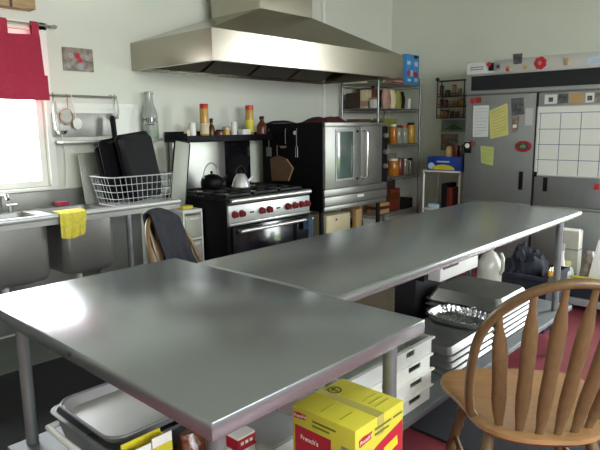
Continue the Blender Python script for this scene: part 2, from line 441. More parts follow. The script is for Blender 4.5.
fc = MB().tube([(1.40, 4.0, .905), (1.40, 4.0, 1.0), (1.40, 3.97, 1.03), (1.40, 3.88, 1.035), (1.40, 3.86, 1.01)], .011, 10)
fc.tube([(1.34, 4.0, .905), (1.34, 4.0, .955)], .014, 10).tube([(1.46, 4.0, .905), (1.46, 4.0, .955)], .014, 10).tube([(1.30, 3.99, .957), (1.36, 4.0, .957)], .006, 8).tube([(1.44, 4.0, .957), (1.50, 3.99, .957)], .006, 8)
tag(fc.build('faucet', 'chrome'), 'chrome two handle faucet on the sink deck below the window', 'faucet')
struct(MB().box(-1.3, 3.5, .001, 2.6, 4.12, .012), 'trim_4', mat('grey concrete strip', '#6f7472', .7, var=.1), 'grey strip of floor under the sink counter')
# yellow cloth over the rim
def cloth_fn(x0, x1, n=3.):
    def f(u, v):
        x = x0 + (x1-x0)*u
        s_ = v*.34 - .05
        w = .006*math.sin(u*2*PI*n + v*2) * min(1, v*1.5)
        if s_ < .035: y, z = 3.6 - s_*1.0 - .02, .934
        else:
            y, z = 3.532 - .004*u - abs(w) - .004, .932 - (s_-.035)*.62
        return (x + .008*math.sin(v*5)*u, y + w, z - .012*math.sin(u*PI*1.3)*v)
    return f
tag(MB().shell(cloth_fn(1.578, 1.745), 20, 14, .004).build('dishcloth', 'yelcloth'), 'yellow dishcloth hung over the front rim of the sink', 'cloth')
tag(MB().box(1.79, 4.02, .912, 1.88, 4.08, .94, .006).build('sponge', 'redcloth'), 'red sponge lying on the sink deck against the backsplash', 'sponge')

# ------------------------------------------------------------------ curtain, plaque, picture, rails
cu = thing('curtain', (1.3, 4.09, 1.65), 'red cotton tab top valance over the bright window', 'curtain')
def cur(u, v):
    x = .62 + 1.17*u + .02*v*u
    z = 2.095 - .44*v
    y = 4.075 + .012*math.sin(u*26) * (1-.4*v) - .018*max(0, v-.68)*3
    if v > .66: y -= .012
    z += .008*math.sin(u*13)*(1-v)
    return (x, y, z)
MB().shell(cur, 48, 14, .005).build('panel', 'redcloth', cu)
def cur2(u, v):
    x = .62 + 1.185*u; return (x, 4.052 + .01*math.sin(u*24) - .004*v, 1.82 - .165*v + .006*math.sin(u*9))
MB().shell(cur2, 40, 6, .005).build('folded_hem', 'redcloth', cu)
for x in (.66, .96, 1.26, 1.555, 1.76):
    p = []
    for k in range(13):
        a = PI*k/12; p.append((4.09 - .017*math.cos(a), 2.165 + .017*math.sin(a)))
    prof = [(4.073, 2.08)] + p + [(4.107, 2.09)]
    b = MB(); b.shell(lambda u, v, P=prof, x=x: (x-.02+.045*v, P[round(u*14)][0], P[round(u*14)][1]), 14, 2, .003)
    b.build('tab', 'redcloth', cu)
rd = thing('curtain_rod', (1.25, 4.09, 2.165), 'thin grey curtain rod above the red valance', 'curtain rod')
MB().tube([(.5, 4.09, 2.165), (1.905, 4.09, 2.165)], .007, 8).build('rod', 'steel_dull', rd)
for x in (.51, 1.89): MB().tube([(x, 4.148, 2.165), (x, 4.09, 2.165)], .006, 8).lathe([(0.001, -.012), (.012, -.008), (.013, 0), (.008, .012), (.001, .016)], (x + (.02 if x > 1 else -.02), 4.09, 2.165), 10, 'x').build('bracket', 'steel_dull', rd)
pq = thing('wall_box', (1.5, 4.1, 2.25), 'shallow weathered wooden box mounted above the window', 'wall box')
MB().box(1.27, 4.05, 2.255, 1.77, 4.147, 2.40, .004).build('box_body', 'plaque', pq)
MB().box(1.265, 4.04, 2.33, 1.775, 4.049, 2.42).build('top_band', 'darkwood', pq)
MB().box(1.60, 4.042, 2.25, 1.615, 4.049, 2.33).build('batten', 'darkwood', pq)
pc = thing('picture', (2.085, 4.14, 1.875), 'small colourful unframed picture on the wall beside the curtain', 'picture')
MB().box(1.972, 4.136, 1.877, 2.203, 4.147, 2.042).build('board', 'photo2', pc)
b = MB()
for (x, z, r_, ) in ((2.08, 1.985, .022), (2.10, 1.955, .018)): b.lathe([(r_, -.002), (r_*.9, 0)], (x, 4.136, z), 12, 'y')
b.build('red_figure', 'redink', pc)
b = MB()
for (x, z, r_) in ((2.03, 1.985, .022), (2.155, 1.975, .02), (2.10, 1.91, .026), (2.01, 1.91, .018)): b.lathe([(r_, -.0015), (r_*.9, 0)], (x, 4.136, z), 12, 'y')
b.build('pale_figures', 'greyplas', pc)

rl = thing('utensil_rail', (2.07, 4.11, 1.69), 'thin steel rail on the wall holding hanging utensils', 'rail')
MB().tube([(1.80, 4.105, 1.695), (2.36, 4.105, 1.695)], .008, 8).build('bar', 'steel_dull', rl)
for x in (1.83, 2.33): MB().tube([(x, 4.148, 1.70), (x, 4.105, 1.695)], .007, 8).lathe([(.016, 0), (.016, .006)], (x, 4.141, 1.70), 10, 'y').build('bracket', 'steel_dull', rl)
tag(MB().box(1.90, 4.14, 1.60, 2.56, 4.147, 1.645, .002).box(2.52, 4.14, 1.40, 2.56, 4.147, 1.60, .002).box(1.90, 4.144, 1.40, 2.52, 4.147, 1.60).build('wall_panel', 'trim'), 'thin white framed panel on the wall behind the milk bottle', 'panel')
tag(MB().box(1.85, 4.125, 1.40, 2.33, 4.137, 1.572, .003).build('splash_sheet', 'steel_dull'), 'grey steel sheet on the wall behind hanging utensils', 'splash sheet')
tag(MB().box(1.86, 4.02, 1.355, 2.70, 4.146, 1.372, .002).box(1.86, 4.013, 1.352, 2.70, 4.02, 1.374, .002).build('wall_shelf', 'steel_dull'), 'narrow steel wall shelf behind the dish rack carrying the bottle', 'shelf')
# ladle
ld = thing('ladle', (1.88, 4.09, 1.42), 'shiny steel ladle hanging at the window end of the rail', 'ladle')
MB().lathe([(.012, -.03), (.03, -.024), (.043, 0), (.041, .002), (.028, -.021), (.004, -.027)], (1.89, 4.075, 1.445), 16).build('bowl', 'chrome', ld)
MB().tube([(1.85, 4.08, 1.45), (1.845, 4.088, 1.55), (1.85, 4.09, 1.66), (1.855, 4.092, 1.69), (1.855, 4.1, 1.71)], .005, 8).build('handle', 'chrome', ld)
sp = thing('hanging_spoon', (2.02, 4.09, 1.46), 'white slotted spoon hanging from the rail', 'spoon')
MB().lathe([(0.001, .004), (.03, .003), (.036, -.002), (.03, -.006), (.001, -.008)], (2.02, 4.09, 1.495), 18, 'y', 1, 1.15).build('bowl', 'white', sp)
MB().tube([(2.013, 4.092, 1.532), (2.0, 4.095, 1.62), (1.993, 4.094, 1.68), (1.993, 4.104, 1.707)], .0045, 8).build('handle', 'white', sp)
wh = thing('strainer_hoop', (1.96, 4.09, 1.52), 'copper wire strainer hanging from the rail between ladle and spoon', 'strainer')
MB().tube([(1.943 + .045*math.cos(2*PI*k/24), 4.09, 1.545 + .055*math.sin(2*PI*k/24)) for k in range(24)], .004, 6, closed=True).build('hoop', 'copper', wh)
MB().tube([(1.955, 4.09, 1.60), (1.96, 4.094, 1.68), (1.96, 4.104, 1.706)], .004, 6).build('handle', 'copper', wh)
MB().lathe([(.001, .03), (.03, .024), (.043, 0), (.042, .002)], (1.943, 4.09, 1.545), 18, 'y').build('mesh_cup', 'steel_dull', wh)
tg = thing('hanging_tongs', (2.33, 4.08, 1.5), 'steel tongs hanging from the far end of the rail', 'tongs')
for s_ in (-1, 1):
    MB().tube([(2.335, 4.085, 1.70), (2.335 + s_*.014, 4.085, 1.66), (2.335 + s_*.02, 4.085, 1.6), (2.335 + s_*.008, 4.085, 1.53)], [.007, .009, .009, .012], 8, flat=.6).build('arm', 'chrome', tg)
MB().tube([(2.335, 4.085, 1.69), (2.335, 4.097, 1.712)], .005, 6).build('ring', 'chrome', tg)
tag(MB().tube([(1.885, 4.12, 1.655), (1.90, 4.12, 1.5), (1.93, 4.12, 1.25), (1.92, 4.12, 1.10), (1.90, 4.10, 1.03)], .004, 6).build('cord', 'white'), 'white cord running down the wall beside the window', 'cord')

# milk bottle
bt = thing('milk_bottle', (2.63, 4.08, 1.373), 'old clear glass milk bottle with dark lettering on the wall shelf', 'bottle')
MB().lathe([(.001, 0), (.058, 0), (.064, .01), (.064, .17), (.058, .21), (.036, .27), (.032, .30), (.031, .345), (.036, .35), (.036, .368), (.030, .372), (.026, .36)], (2.63, 4.08, 1.3735), 24).build('glass', 'bottleglass', bt)
MB().lathe([(.0645, .0), (.0648, .004), (.0648, .055), (.0645, .06)], (2.63, 4.08, 1.377), 24).build('green_band', 'palegreen', bt)
fd = Vector((-.55, -.835, 0)).normalized(); xr = Vector((0, 0, 1)).cross(fd)*1
text('MILK', 'lettering', 'blackink', .055, frame_mtx(fd*.066 + Vector((0, 0, .145)), xr, (0, 0, 1)), bt)
MB().tube([Vector((2.63, 4.08, 1.373)) + fd*.066 + xr*(-.04 + .08*k/6) + Vector((0, 0, .105 + .014*k/6 + .004*math.sin(k))) for k in range(7)], .0025, 6).build('underline', 'blackink', bt)

# ------------------------------------------------------------------ dish rack + pans
rk = thing('dish_rack', (2.17, 3.78, .93), 'white wire dish rack full of pans on the sink counter', 'dish rack')
def rk_ring(z, ins, y1=3.935):
    x0, x1, y0 = 1.985+ins, 2.508-ins*.4, 3.60+ins*.5
    pts = []; r_ = .05
    for cx, cy, a0 in ((x1-r_, y1-ins*.3-r_, 0), (x0+r_, y1-ins*.3-r_, 90), (x0+r_, y0+r_, 180), (x1-r_, y0+r_, 270)):
        for k in range(5):
            a = R(a0+k*22.5); pts.append((cx+r_*math.cos(a), cy+r_*math.sin(a), z))
    return pts
levels = [(.915, .05), (.965, .037), (1.015, .025), (1.065, .012), (1.12, 0.)]
b = MB()
for i, (z, ins) in enumerate(levels): b.tube(rk_ring(z, ins), .0042 if i in (0, 4) else .0026, 6, closed=True)
b.build('hoop_wire', 'wire', rk)
b = MB()
for k in range(12):
    u = k/11; xb = 2.055 + u*.41; xt = 2.01 + u*.475
    b.tube([(xt, 3.60, 1.12), (xb, 3.625, .915), (xb, 3.915, .915), (xt, 3.935, 1.12)], .002, 6)
for k in range(6):
    y = 3.66 + k*.043
    b.tube([(1.987, y, 1.12), (2.037, y, .915), (2.484, y, .915), (2.506, y, 1.12)], .002, 6)
b.build('upright_wire', 'wire', rk)
RZ = .922
def pan_mesh(w, h, d, lip=.012, t=.004, r=.04, rot=None, loc=(0, 0, 0), wall_taper=.02):
    """rectangular pan: opening towards +local z, width w (x), height h (y), depth d"""
    b = MB()
    def ring(ins, z, rad):
        pts = []
        for sx, sy, a0 in ((1, 1, 0), (-1, 1, 90), (-1, -1, 180), (1, -1, 270)):
            cx, cy = sx*(w/2-ins-rad), sy*(h/2-ins-rad)
            for k in range(5):
                a = R(a0+k*22.5); pts.append((cx+rad*math.cos(a), cy+rad*math.sin(a), z))
        return [b.bm.verts.new(p) for p in pts]
    rs = [ring(wall_taper+t, 0+t, r), ring(wall_taper*.5+t, d*.5, r), ring(t*.5, d, r), ring(-lip, d, r), ring(-lip, d-t, r), ring(0, d-t, r), ring(wall_taper, 0, r)]
    for a, c in zip(rs, rs[1:]):
        n = len(a)
        for k in range(n): b.bm.faces.new((a[k], a[(k+1) % n], c[(k+1) % n], c[k]))
    b.bm.faces.new(rs[0]); b.bm.faces.new(list(reversed(rs[-1])))
    mtx = Matrix.Translation(loc) @ (rot.to_matrix().to_4x4() if rot else Matrix.Identity(4))
    return b.xform(mtx)
def stand_pan(w, h, d, x, y, tilt, yawd, z=RZ, roll_=0, lip=.01, flip=False):
    # stands on its edge, bottom face towards the viewer (-y)
    rot = Euler((R(90 - tilt), 0, 0)).to_matrix()
    if not flip:
        pass
    ry = Matrix.Rotation(R(yawd), 3, 'Z') @ rot @ Matrix.Rotation(R(roll_), 3, 'Z')
    b = pan_mesh(w, h, d, lip=lip)
    flipm = Matrix.Rotation(PI, 3, 'X')
    mtx = (ry @ flipm) if flip else ry
    b.xform(mtx.to_4x4())
    zmin = min(v.co.z for v in b.bm.verts)
    b.xform(Matrix.Translation((x, y, z - zmin)))
    return b
tag(stand_pan(.28, .475, .07, 2.308, 3.69, 7, 4, roll_=7, flip=True).build('roasting_pan', 'black'), 'large black roasting pan standing at the front of the dish rack', 'pan')
tag(stand_pan(.21, .44, .035, 2.175, 3.80, 5, 10, roll_=7, flip=True).build('roasting_pan', 'black'), 'narrower black pan standing behind the large black roasting pan', 'pan')
tag(stand_pan(.18, .39, .022, 2.145, 3.865, 4, 10, roll_=6, flip=True).build('baking_tin', 'blackmat'), 'thin dark rimmed baking tin behind both black pans', 'pan')
tag(MB().box(-.08, -.006, 0, .08, .006, .38, .004).xform(Matrix.Translation((2.06, 3.985, .907)) @ Euler((R(-9), 0, R(4))).to_matrix().to_4x4()).build('cutting_board', 'traygrey'), 'pale cutting board leaning at the wall end of the dish rack', 'cutting board')
tr = thing('baking_tray', (2.64, 3.74, .83), 'pale grey baking tray with dark rim standing on the plastic drawers', 'tray')
trm = Matrix.Translation((2.602, 3.72, .846)) @ Euler((R(-4), R(11), R(-2))).to_matrix().to_4x4()
MB().box(-.068, -.004, 0, .068, .004, .515, .003).xform(trm).build('tray_face', 'traygrey', tr)
b = MB(); b.tube([(-.064, 0, 0), (.064, 0, 0), (.07, 0, .01), (.07, 0, .5), (.06, 0, .515), (-.06, 0, .515), (-.07, 0, .5), (-.07, 0, .01)], .007, 8, closed=True)
b.xform(trm).build('rim', 'blackmat', tr)
sk2 = thing('skillet', (2.28, 3.93, .93), 'dark skillet standing on edge behind the pans with handle up', 'skillet')
stm = Matrix.Translation((2.305, 4.02, .907)) @ Euler((R(-5), 0, R(3))).to_matrix().to_4x4()
MB().lathe([(.001, -.02), (.12, -.02), (.14, .015), (.137, .015), (.118, -.015), (.001, -.015)], (0, 0, .142), 28, 'y').xform(stm).build('pan_body', 'blackmat', sk2)
MB().tube([(0, 0, .28), (-.008, -.015, .36), (-.016, -.02, .42), (-.022, -.022, .62), (-.022, -.022, .645)], [.014, .014, .024, .03, .018], 10, flat=.6).xform(stm).build('handle', 'blackmat', sk2)

# ------------------------------------------------------------------ plastic drawers
pd = thing('drawer_unit', (2.64, 3.8, 0), 'small white plastic drawer unit between sink and range', 'drawers')
px0, px1, py0, py1 = 2.55, 2.735, 3.57, 4.05
b = MB(); b.box(px0, py0+.01, .802, px1, py1, .83, .004).box(px0, py0+.01, .02, px0+.014, py1, .802).box(px1-.014, py0+.01, .02, px1, py1, .802).box(px0, py1-.01, .02, px1, py1, .802).box(px0, py0+.01, .001, px1, py1, .02)
for z in (.2, .4, .6): b.box(px0+.014, py0+.01, z-.008, px1-.014, py1-.01, z+.008)
b.build('carcass', 'white', pd)
for z in (.02, .208, .408, .608):
    d = MB().box(px0+.017, py0, z+.006, px1-.017, py0+.4, z+.175, .004).build('drawer', 'clearplas', pd)
    MB().box(px0+.05, py0-.01, z+.145, px1-.05, py0-.001, z+.16, .002).build('pull', 'white', d)
tag(MB().box(2.58, 3.62, .831, 2.68, 3.69, .858, .008).build('sponge', 'yelcloth'), 'yellow sponge lying on top of the white plastic drawers', 'sponge')

# ------------------------------------------------------------------ range
rg = thing('gas_range', (3.2, 3.7, 0), 'black and stainless gas range with red knobs under the hood', 'range')
gx0, gx1, gy0, gy1 = 2.755, 3.668, 3.285, 4.10
b = MB().box(gx0, gy0+.02, .12, gx1, gy1, .90, .004)
b.build('body', 'black', rg)
MB().box(gx0, gy0+.02, .901, gx1, gy1, .915).build('cooktop', 'blackmat', rg)
MB().tube([(gx0+.02, gy0+.0, .9), (gx1+.01, gy0+.0, .9)], .022, 14).box(gx0+.02, gy0, .88, gx1+.01, gy0+.03, .921, .004).build('front_rail', 'steel', rg)
pn = MB().box(gx0, gy0-.004, .735, gx1, gy0+.02, .868, .003).build('control_panel', 'panel', rg)
for x in (2.81, 2.882, 3.095, 3.177, 3.392, 3.476, 3.56, 3.628):
    k = MB().lathe([(.001, -.034), (.019, -.034), (.022, -.03), (.025, -.004), (.025, 0)], (x, gy0-.0045, .799), 18, 'y').box(x-.005, gy0-.05, .78, x+.005, gy0-.036, .818, .002).build('knob', 'redknob', rg)
    MB().lathe([(.03, -.003), (.03, 0)], (x, gy0-.0043, .799), 18, 'y').build('dial_ring', 'blackink', k)
for x in (2.99, 3.285): MB().box(x-.022, gy0-.007, .792, x+.022, gy0-.0045, .805).build('indicator', 'blackink', rg)
MB().box(gx0, gy0-.012, .712, gx1, gy0+.02, .732, .003).build('lower_trim', 'steel', rg)
od = MB().box(gx0+.03, gy0-.02, .2, gx1-.03, gy0+.018, .70, .006).build('oven_door', 'doorblack', rg)
MB().tube([(gx0+.06, gy0-.065, .672), (gx1-.03, gy0-.065, .672)], .014, 12).build('door_handle', 'steel', od)
for x in (gx0+.08, gx1-.042): MB().tube([(x, gy0-.02, .672), (x, gy0-.065, .672)], .01, 8).build('handle_post', 'steel', od)
MB().box(gx0+.02, gy0, .121, gx1-.02, gy0+.02, .19).build('kick_plate', 'blackmat', rg)
for x in (gx0+.05, gx1-.05):
    for y in (gy0+.08, gy1-.06): MB().lathe([(.016, .001), (.02, .01), (.02, .119)], (x, y, 0), 12).build('leg', 'steel_dull', rg)
for i in range(3):
    for j in range(2):
        x0 = gx0+.02+i*.294; y0 = gy0+.06+j*.33
        g = MB()
        g.box(x0, y0, .928, x0+.28, y0+.014, .944).box(x0, y0+.29, .928, x0+.28, y0+.304, .944).box(x0, y0, .928, x0+.014, y0+.304, .944).box(x0+.266, y0, .928, x0+.28, y0+.304, .944)
        g.box(x0+.133, y0, .928, x0+.147, y0+.11, .944).box(x0+.133, y0+.195, .928, x0+.147, y0+.304, .944).box(x0, y0+.145, .928, x0+.1, y0+.159, .944).box(x0+.18, y0+.145, .928, x0+.28, y0+.159, .944)
        for xx in (x0, x0+.266):
            for yy in (y0, y0+.29): g.box(xx, yy, .9152, xx+.014, yy+.014, .928)
        gr = g.build('burner_grate', 'iron', rg)
        MB().lathe([(.05, .9152), (.05, .922), (.04, .925), (.036, .932), (.001, .934)], (x0+.14, y0+.152, 0), 18).build('burner', 'steel_dull', gr)
MB().box(gx0+.06, 4.05, .9152, 3.375, 4.10, 1.335).build('riser_panel', 'steel', rg)
MB().box(3.377, 4.05, .9152, gx1+.02, 4.10, 1.335).build('riser_panel', 'doorblack', rg)
MB().box(gx0+.035, 3.81, 1.338, gx1+.09, 4.12, 1.352, .002).box(gx0+.035, 3.81, 1.352, gx1+.09, 3.818, 1.392).box(gx0+.035, 4.112, 1.352, gx1+.09, 4.12, 1.425).box(gx0+.035, 3.818, 1.352, gx0+.045, 4.112, 1.41).box(gx1+.08, 3.818, 1.352, gx1+.09, 4.112, 1.41).build('high_shelf', 'black', rg)
tw = MB()
prof = [(-.094, .47), (-.094, .56), (-.094, .65), (-.09, .683), (-.065, .695), (-.04, .683), (-.036, .65), (-.036, .58)]
tw.shell(lambda u, v: (3.55 + .055*v + .004*math.sin(u*6), gy0 + prof[round(u*7)][0] - .002*math.sin(v*9), prof[round(u*7)][1]), 7, 6, -.004)
tag(tw.build('hand_towel', 'bluecloth'), 'slate blue towel hanging on the oven handle of the range', 'towel')
kt = thing('kettle', (3.04, 3.83, .945), 'round black kettle with arched handle at the back of the range', 'kettle')
MB().lathe([(.001, .9455), (.078, .9455), (.092, .965), (.095, 1.0), (.085, 1.035), (.055, 1.058), (.03, 1.062), (.03, 1.066), (.001, 1.07)], (3.04, 3.83, 0), 28).lathe([(.001, 1.07), (.007, 1.07), (.013, 1.082), (.008, 1.092), (.001, 1.093)], (3.04, 3.83, 0), 12).build('body', 'black', kt)
MB().tube([(3.125, 3.80, 1.0), (3.155, 3.785, 1.03), (3.17, 3.778, 1.055)], [.018, .013, .011], 10).build('spout', 'black', kt)
MB().tube([(3.04 + .085*math.cos(PI*k/16), 3.83, 1.035 + .125*math.sin(PI*k/16)) for k in range(17)], .007, 8).build('handle', 'steel_dull', kt)
kt2 = thing('kettle', (3.2, 3.72, .945), 'conical silver kettle with dark knob beside the black kettle', 'kettle')
MB().lathe([(.001, .9455), (.075, .9455), (.082, .955), (.07, .995), (.05, 1.04), (.036, 1.06), (.034, 1.063), (.001, 1.068)], (3.235, 3.68, 0), 28).build('body', 'panel', kt2)
MB().lathe([(.001, 1.068), (.008, 1.068), (.016, 1.085), (.01, 1.098), (.001, 1.1)], (3.235, 3.68, 0), 14).build('lid_knob', 'blackmat', kt2)
MB().tube([(3.235 + .06*math.cos(R(20+140*k/10)), 3.68, 1.045 + .085*math.sin(R(20+140*k/10))) for k in range(11)], .008, 8).build('handle', 'blackmat', kt2)
MB().tube([(3.295, 3.66, .99), (3.325, 3.65, 1.02), (3.34, 3.645, 1.04)], [.015, .011, .009], 10).build('spout', 'panel', kt2)

# items on the range shelf
SZ = 1.3525
def cyl_item(name, label, cat, x, y, z, r, h, body, cap=None, cap_h=.02, cap_r=None, group=None, neck=False):
    o = thing(name, (x, y, z), label, cat, group=group)
    hb = h - (cap_h if cap else 0)
    if neck: pr = [(.001, 0), (r*.95, 0), (r, .006), (r, hb*.62), (r*.8, hb*.74), (r*.42, hb*.9), (r*.42, hb), (.001, hb)]
    else: pr = [(.001, 0), (r*.96, 0), (r, .004), (r, hb-.004), (r*.96, hb), (.001, hb)]
    MB().lathe(pr, (x, y, z), 20).build('body', body, o)
    if cap:
        cr = cap_r or (r*.5 if neck else r*.98)
        MB().lathe([(.001, hb+.0003), (cr, hb+.0003), (cr, h-.003), (cr*.93, h), (.001, h)], (x, y, z), 18).build('cap', cap, o)
    return o
def box_item(name, label, cat, x0, y0, z0, x1, y1, z1, m, bands=(), group=None, bev=.002):
    """carton with printed bands: (frac z0, frac z1, material, face set)"""
    o = thing(name, ((x0+x1)/2, (y0+y1)/2, z0), label, cat, group=group)
    MB().box(x0, y0, z0, x1, y1, z1, bev).build('carton', m, o)
    for f0, f1, bm_ in bands:
        MB().box(x0-.0008, y0-.0008, z0+(z1-z0)*f0, x1+.0008, y1+.0008, z0+(z1-z0)*f1).build('printed_band', bm_, o)
    return o
box_item('salt_box', 'tiny white box at the sink end of the range shelf', 'box', 2.84, 3.88, SZ, 2.875, 3.92, SZ+.085, 'cream')
cyl_item('cup', 'white cup on the range shelf between tiny box and tall can', 'cup', 2.915, 3.9, SZ, .028, .145, 'white')
o = cyl_item('spray_can', 'tall yellow can with red cap near the sink end of the range shelf', 'can', 3.04, 3.9, SZ, .037, .30, 'honey', 'redlid', .04)
MB().lathe([(.0375, .05), (.0376, .06), (.0376, .13), (.0375, .14)], (3.04, 3.9, SZ), 20).build('label_band', 'cream', o)
cyl_item('sauce_bottle', 'small dark bottle with black cap beside the tall yellow can', 'bottle', 3.13, 3.92, SZ, .03, .18, 'brown', 'blackmat', .035, neck=True)
cyl_item('spice_tin', 'low red brown tin in front of the small dark bottle', 'tin', 3.175, 3.86, SZ, .033, .085, 'darkred', 'blackmat', .015)
cyl_item('preserve_jar', 'short yellow jar at the middle of the range shelf', 'jar', 3.275, 3.9, SZ, .036, .11, 'honey', 'steel_dull', .018)
cyl_item('canister', 'white canister on the range shelf next to the short yellow jar', 'canister', 3.365, 3.9, SZ, .027, .15, 'white', 'white', .02)
box_item('butter_dish', 'low white covered dish on the range shelf past the canister', 'dish', 3.44, 3.86, SZ, 3.53, 3.94, SZ+.085, 'white')
o = cyl_item('spray_can', 'tall yellow can with red cap at the oven end of the range shelf', 'can', 3.60, 3.95, SZ, .038, .30, 'honey', 'redlid', .04)
MB().lathe([(.0385, .06), (.0386, .07), (.0386, .16), (.0385, .17)], (3.60, 3.95, SZ), 20).build('label_band', 'yellow', o)
cyl_item('syrup_jug', 'fat brown syrup jug in front of the tall can at the oven end', 'jug', 3.68, 3.872, SZ, .047, .20, 'brown', 'blackmat', .025, neck=True)

# ------------------------------------------------------------------ oven
ov = thing('convection_oven', (4.3, 3.65, 0), 'stainless double door convection oven beside the gas range', 'oven')
ox0, ox1, oy0, oy1, oz0, oz1 = 3.822, 4.795, 3.262, 4.02, .70, 1.487
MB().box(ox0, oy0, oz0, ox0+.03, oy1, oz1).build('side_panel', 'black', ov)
MB().box(ox0+.03, oy0+.01, oz0, ox1, oy1, oz1-.02).build('body', 'steel_dull', ov)
MB().box(ox0+.03, oy0-.006, oz1-.035, ox1+.005, oy1, oz1, .003).build('top_trim', 'steel_oven', ov)
d1 = MB().box(ox0+.005, oy0-.03, .905, 4.334, oy0+.005, 1.448, .004).build('door', 'steel_oven', ov)
MB().box(3.985, oy0-.034, .985, 4.215, oy0-.0305, 1.405, .006).build('door_window', 'ovenglass', d1)
b = MB(); b.box(3.965, oy0-.036, .965, 3.984, oy0-.0305, 1.425).box(4.216, oy0-.036, .965, 4.235, oy0-.0305, 1.425).box(3.984, oy0-.036, .965, 4.216, oy0-.0305, .984).box(3.984, oy0-.036, 1.406, 4.216, oy0-.0305, 1.425)
b.build('window_trim', 'steel_oven', d1)
MB().lathe([(.012, -.01), (.012, 0)], (4.285, oy0-.0305, 1.405), 10, 'y').lathe([(.012, -.01), (.012, 0)], (4.285, oy0-.0305, .97), 10, 'y').build('latch', 'blackink', d1)
d2 = MB().box(4.340, oy0-.03, .905, 4.69, oy0+.005, 1.448, .004).build('door', 'steel_oven', ov)
MB().tube([(4.362, oy0-.03, 1.405), (4.362, oy0-.075, 1.405), (4.375, oy0-.085, 1.39), (4.375, oy0-.085, .985), (4.362, oy0-.075, .97), (4.362, oy0-.03, .97)], .011, 10).build('door_handle', 'chrome', d2)
cp = MB().box(4.696, oy0-.022, .905, ox1, oy0+.005, 1.448, .003).build('control_panel', 'blackmat', ov)
for z in (1.36, 1.2, 1.06): MB().lathe([(.001, -.03), (.022, -.03), (.026, -.002), (.026, 0)], (4.745, oy0-.0225, z), 16, 'y').build('knob', 'steel_dull', cp)
MB().box(ox0+.005, oy0-.02, .835, ox1, oy0+.005, .895, .003).build('vent_strip', 'steel_oven', ov)
dw = MB().box(ox0+.005, oy0-.024, .748, ox1, oy0+.005, .828, .003).build('lower_panel', 'steel_oven', ov)
MB().box(4.30, oy0-.028, .79, 4.40, oy0-.0245, .815).build('badge', 'whiteink', dw)
MB().box(ox0+.005, oy0-.018, .702, ox1, oy0+.005, .742, .003).build('bottom_rail', 'steel_oven', ov)
for x in (ox0+.04, ox1-.05):
    for y in (oy0+.05, oy1-.06): MB().tube([(x, y, .001), (x, y, .699)], .022, 12).build('leg', 'blackmat', ov)
MB().box(ox0+.02, oy0+.03, .18, ox1-.02, oy1-.03, .2).build('stand_shelf', 'blackmat', ov)
def lump(x0, x1, y0, y1, z0, h, seed, amp=.4):
    b = MB()
    def f(u, v):
        x = x0+(x1-x0)*u; y = y0+(y1-y0)*v
        e = min(1, 5*min(u, 1-u))*min(1, 5*min(v, 1-v))
        return (x, y, z0 + .004 + h*e*(1-amp + amp*2*(.5+.5*noise.noise(Vector((x*14+seed, y*14, seed))))))
    b.shell(f, 18, 12, .0035)
    return b
tag(lump(3.90, 4.28, 3.30, 3.62, oz1, .045, 3).build('folded_cloth', 'maroon'), 'maroon cloth lying crumpled on top of the oven', 'cloth')
tag(lump(3.83, 3.90-.003, 3.64, 3.98, oz1, .02, 5).build('dark_tray_cloth', 'darkcloth'), 'dark cloth lying along the top edge of the oven', 'cloth')
# utensils and board hanging on the oven's dark side
bd = thing('cutting_board', (3.79, 3.75, .92), 'brown wooden board with cut corners hanging on the dark oven side', 'cutting board')
hexp = [(3.90, 1.16), (3.80, 1.19), (3.68, 1.16), (3.60, 1.08), (3.66, .96), (3.88, .95)]
MB().prism([(3.802, y, z) for y, z in hexp], (.016, 0, 0)).build('board', 'woodbrown', bd)
MB().tube([(3.80, y, z) for y, z in ((3.68, 1.162), (3.60, 1.08), (3.66, .96))], .004, 6).build('pale_edge', 'tan', bd)
MB().tube([(3.81, 3.81, 1.19), (3.808, 3.81, 1.26), (3.814, 3.81, 1.285)], .006, 8).build('hanging_loop', 'brown', bd)
for i, (y, z0, kind) in enumerate(((3.92, 1.18, 'slotted turner with flat blade hanging nearest the wall on the oven side'), (3.70, 1.22, 'round ladle hanging on the oven side above the brown board'), (3.56, 1.2, 'long fork hanging on the oven side near the oven front'))):
    o = thing(('turner', 'ladle', 'carving_fork')[i], (3.80, y, z0), 'steel ' + kind, ('turner', 'ladle', 'fork')[i])
    MB().tube([(3.811, y, 1.43), (3.811, y, z0+.08)], .0035, 6).tube([(3.811, y, 1.42), (3.8195, y, 1.44)], .003, 6).build('handle', 'steel_dull', o)
    b = MB()
    if i == 0: b.box(3.806, y-.035, z0, 3.810, y+.035, z0+.085, .001)
    elif i == 1: b.lathe([(.001, -.02), (.025, -.016), (.035, 0), (.033, .001), (.001, -.017)], (3.78, y, z0+.06), 16)
    else:
        for s_ in (-.012, .012): b.tube([(3.811, y, z0+.085), (3.811, y+s_, z0+.07), (3.811, y+s_, z0-.02)], .003, 6)
    b.build('head', 'steel_dull', o)
tag(MB().lathe([(.001, -.008), (.018, -.008), (.018, 0)], (3.8215, 3.585, 1.40), 12, 'x').build('round_magnet', 'white'), 'white round magnet on the dark oven side', 'magnet')
# things under the oven
o = box_item('white_carton', 'white carton with a dark mark under the oven', 'box', 3.92, 3.30, .2005, 4.27, 3.6, .645, 'cream')
MB().lathe([(.02, -.001), (.018, 0)], (4.06, 3.2995, .60), 3, 'y').build('dark_mark', 'blackink', o)
cyl_item('stock_pot', 'dark stock pot on the shelf under the oven', 'pot', 4.5, 3.5, .2005, .15, .32, 'darkwood', 'blackmat', .02)
box_item('snack_box', 'yellow brown box beside the dark pot under the oven', 'box', 4.345, 3.285, .2005, 4.44, 3.335, .66, 'tan', [(.3, .6, 'redink')])

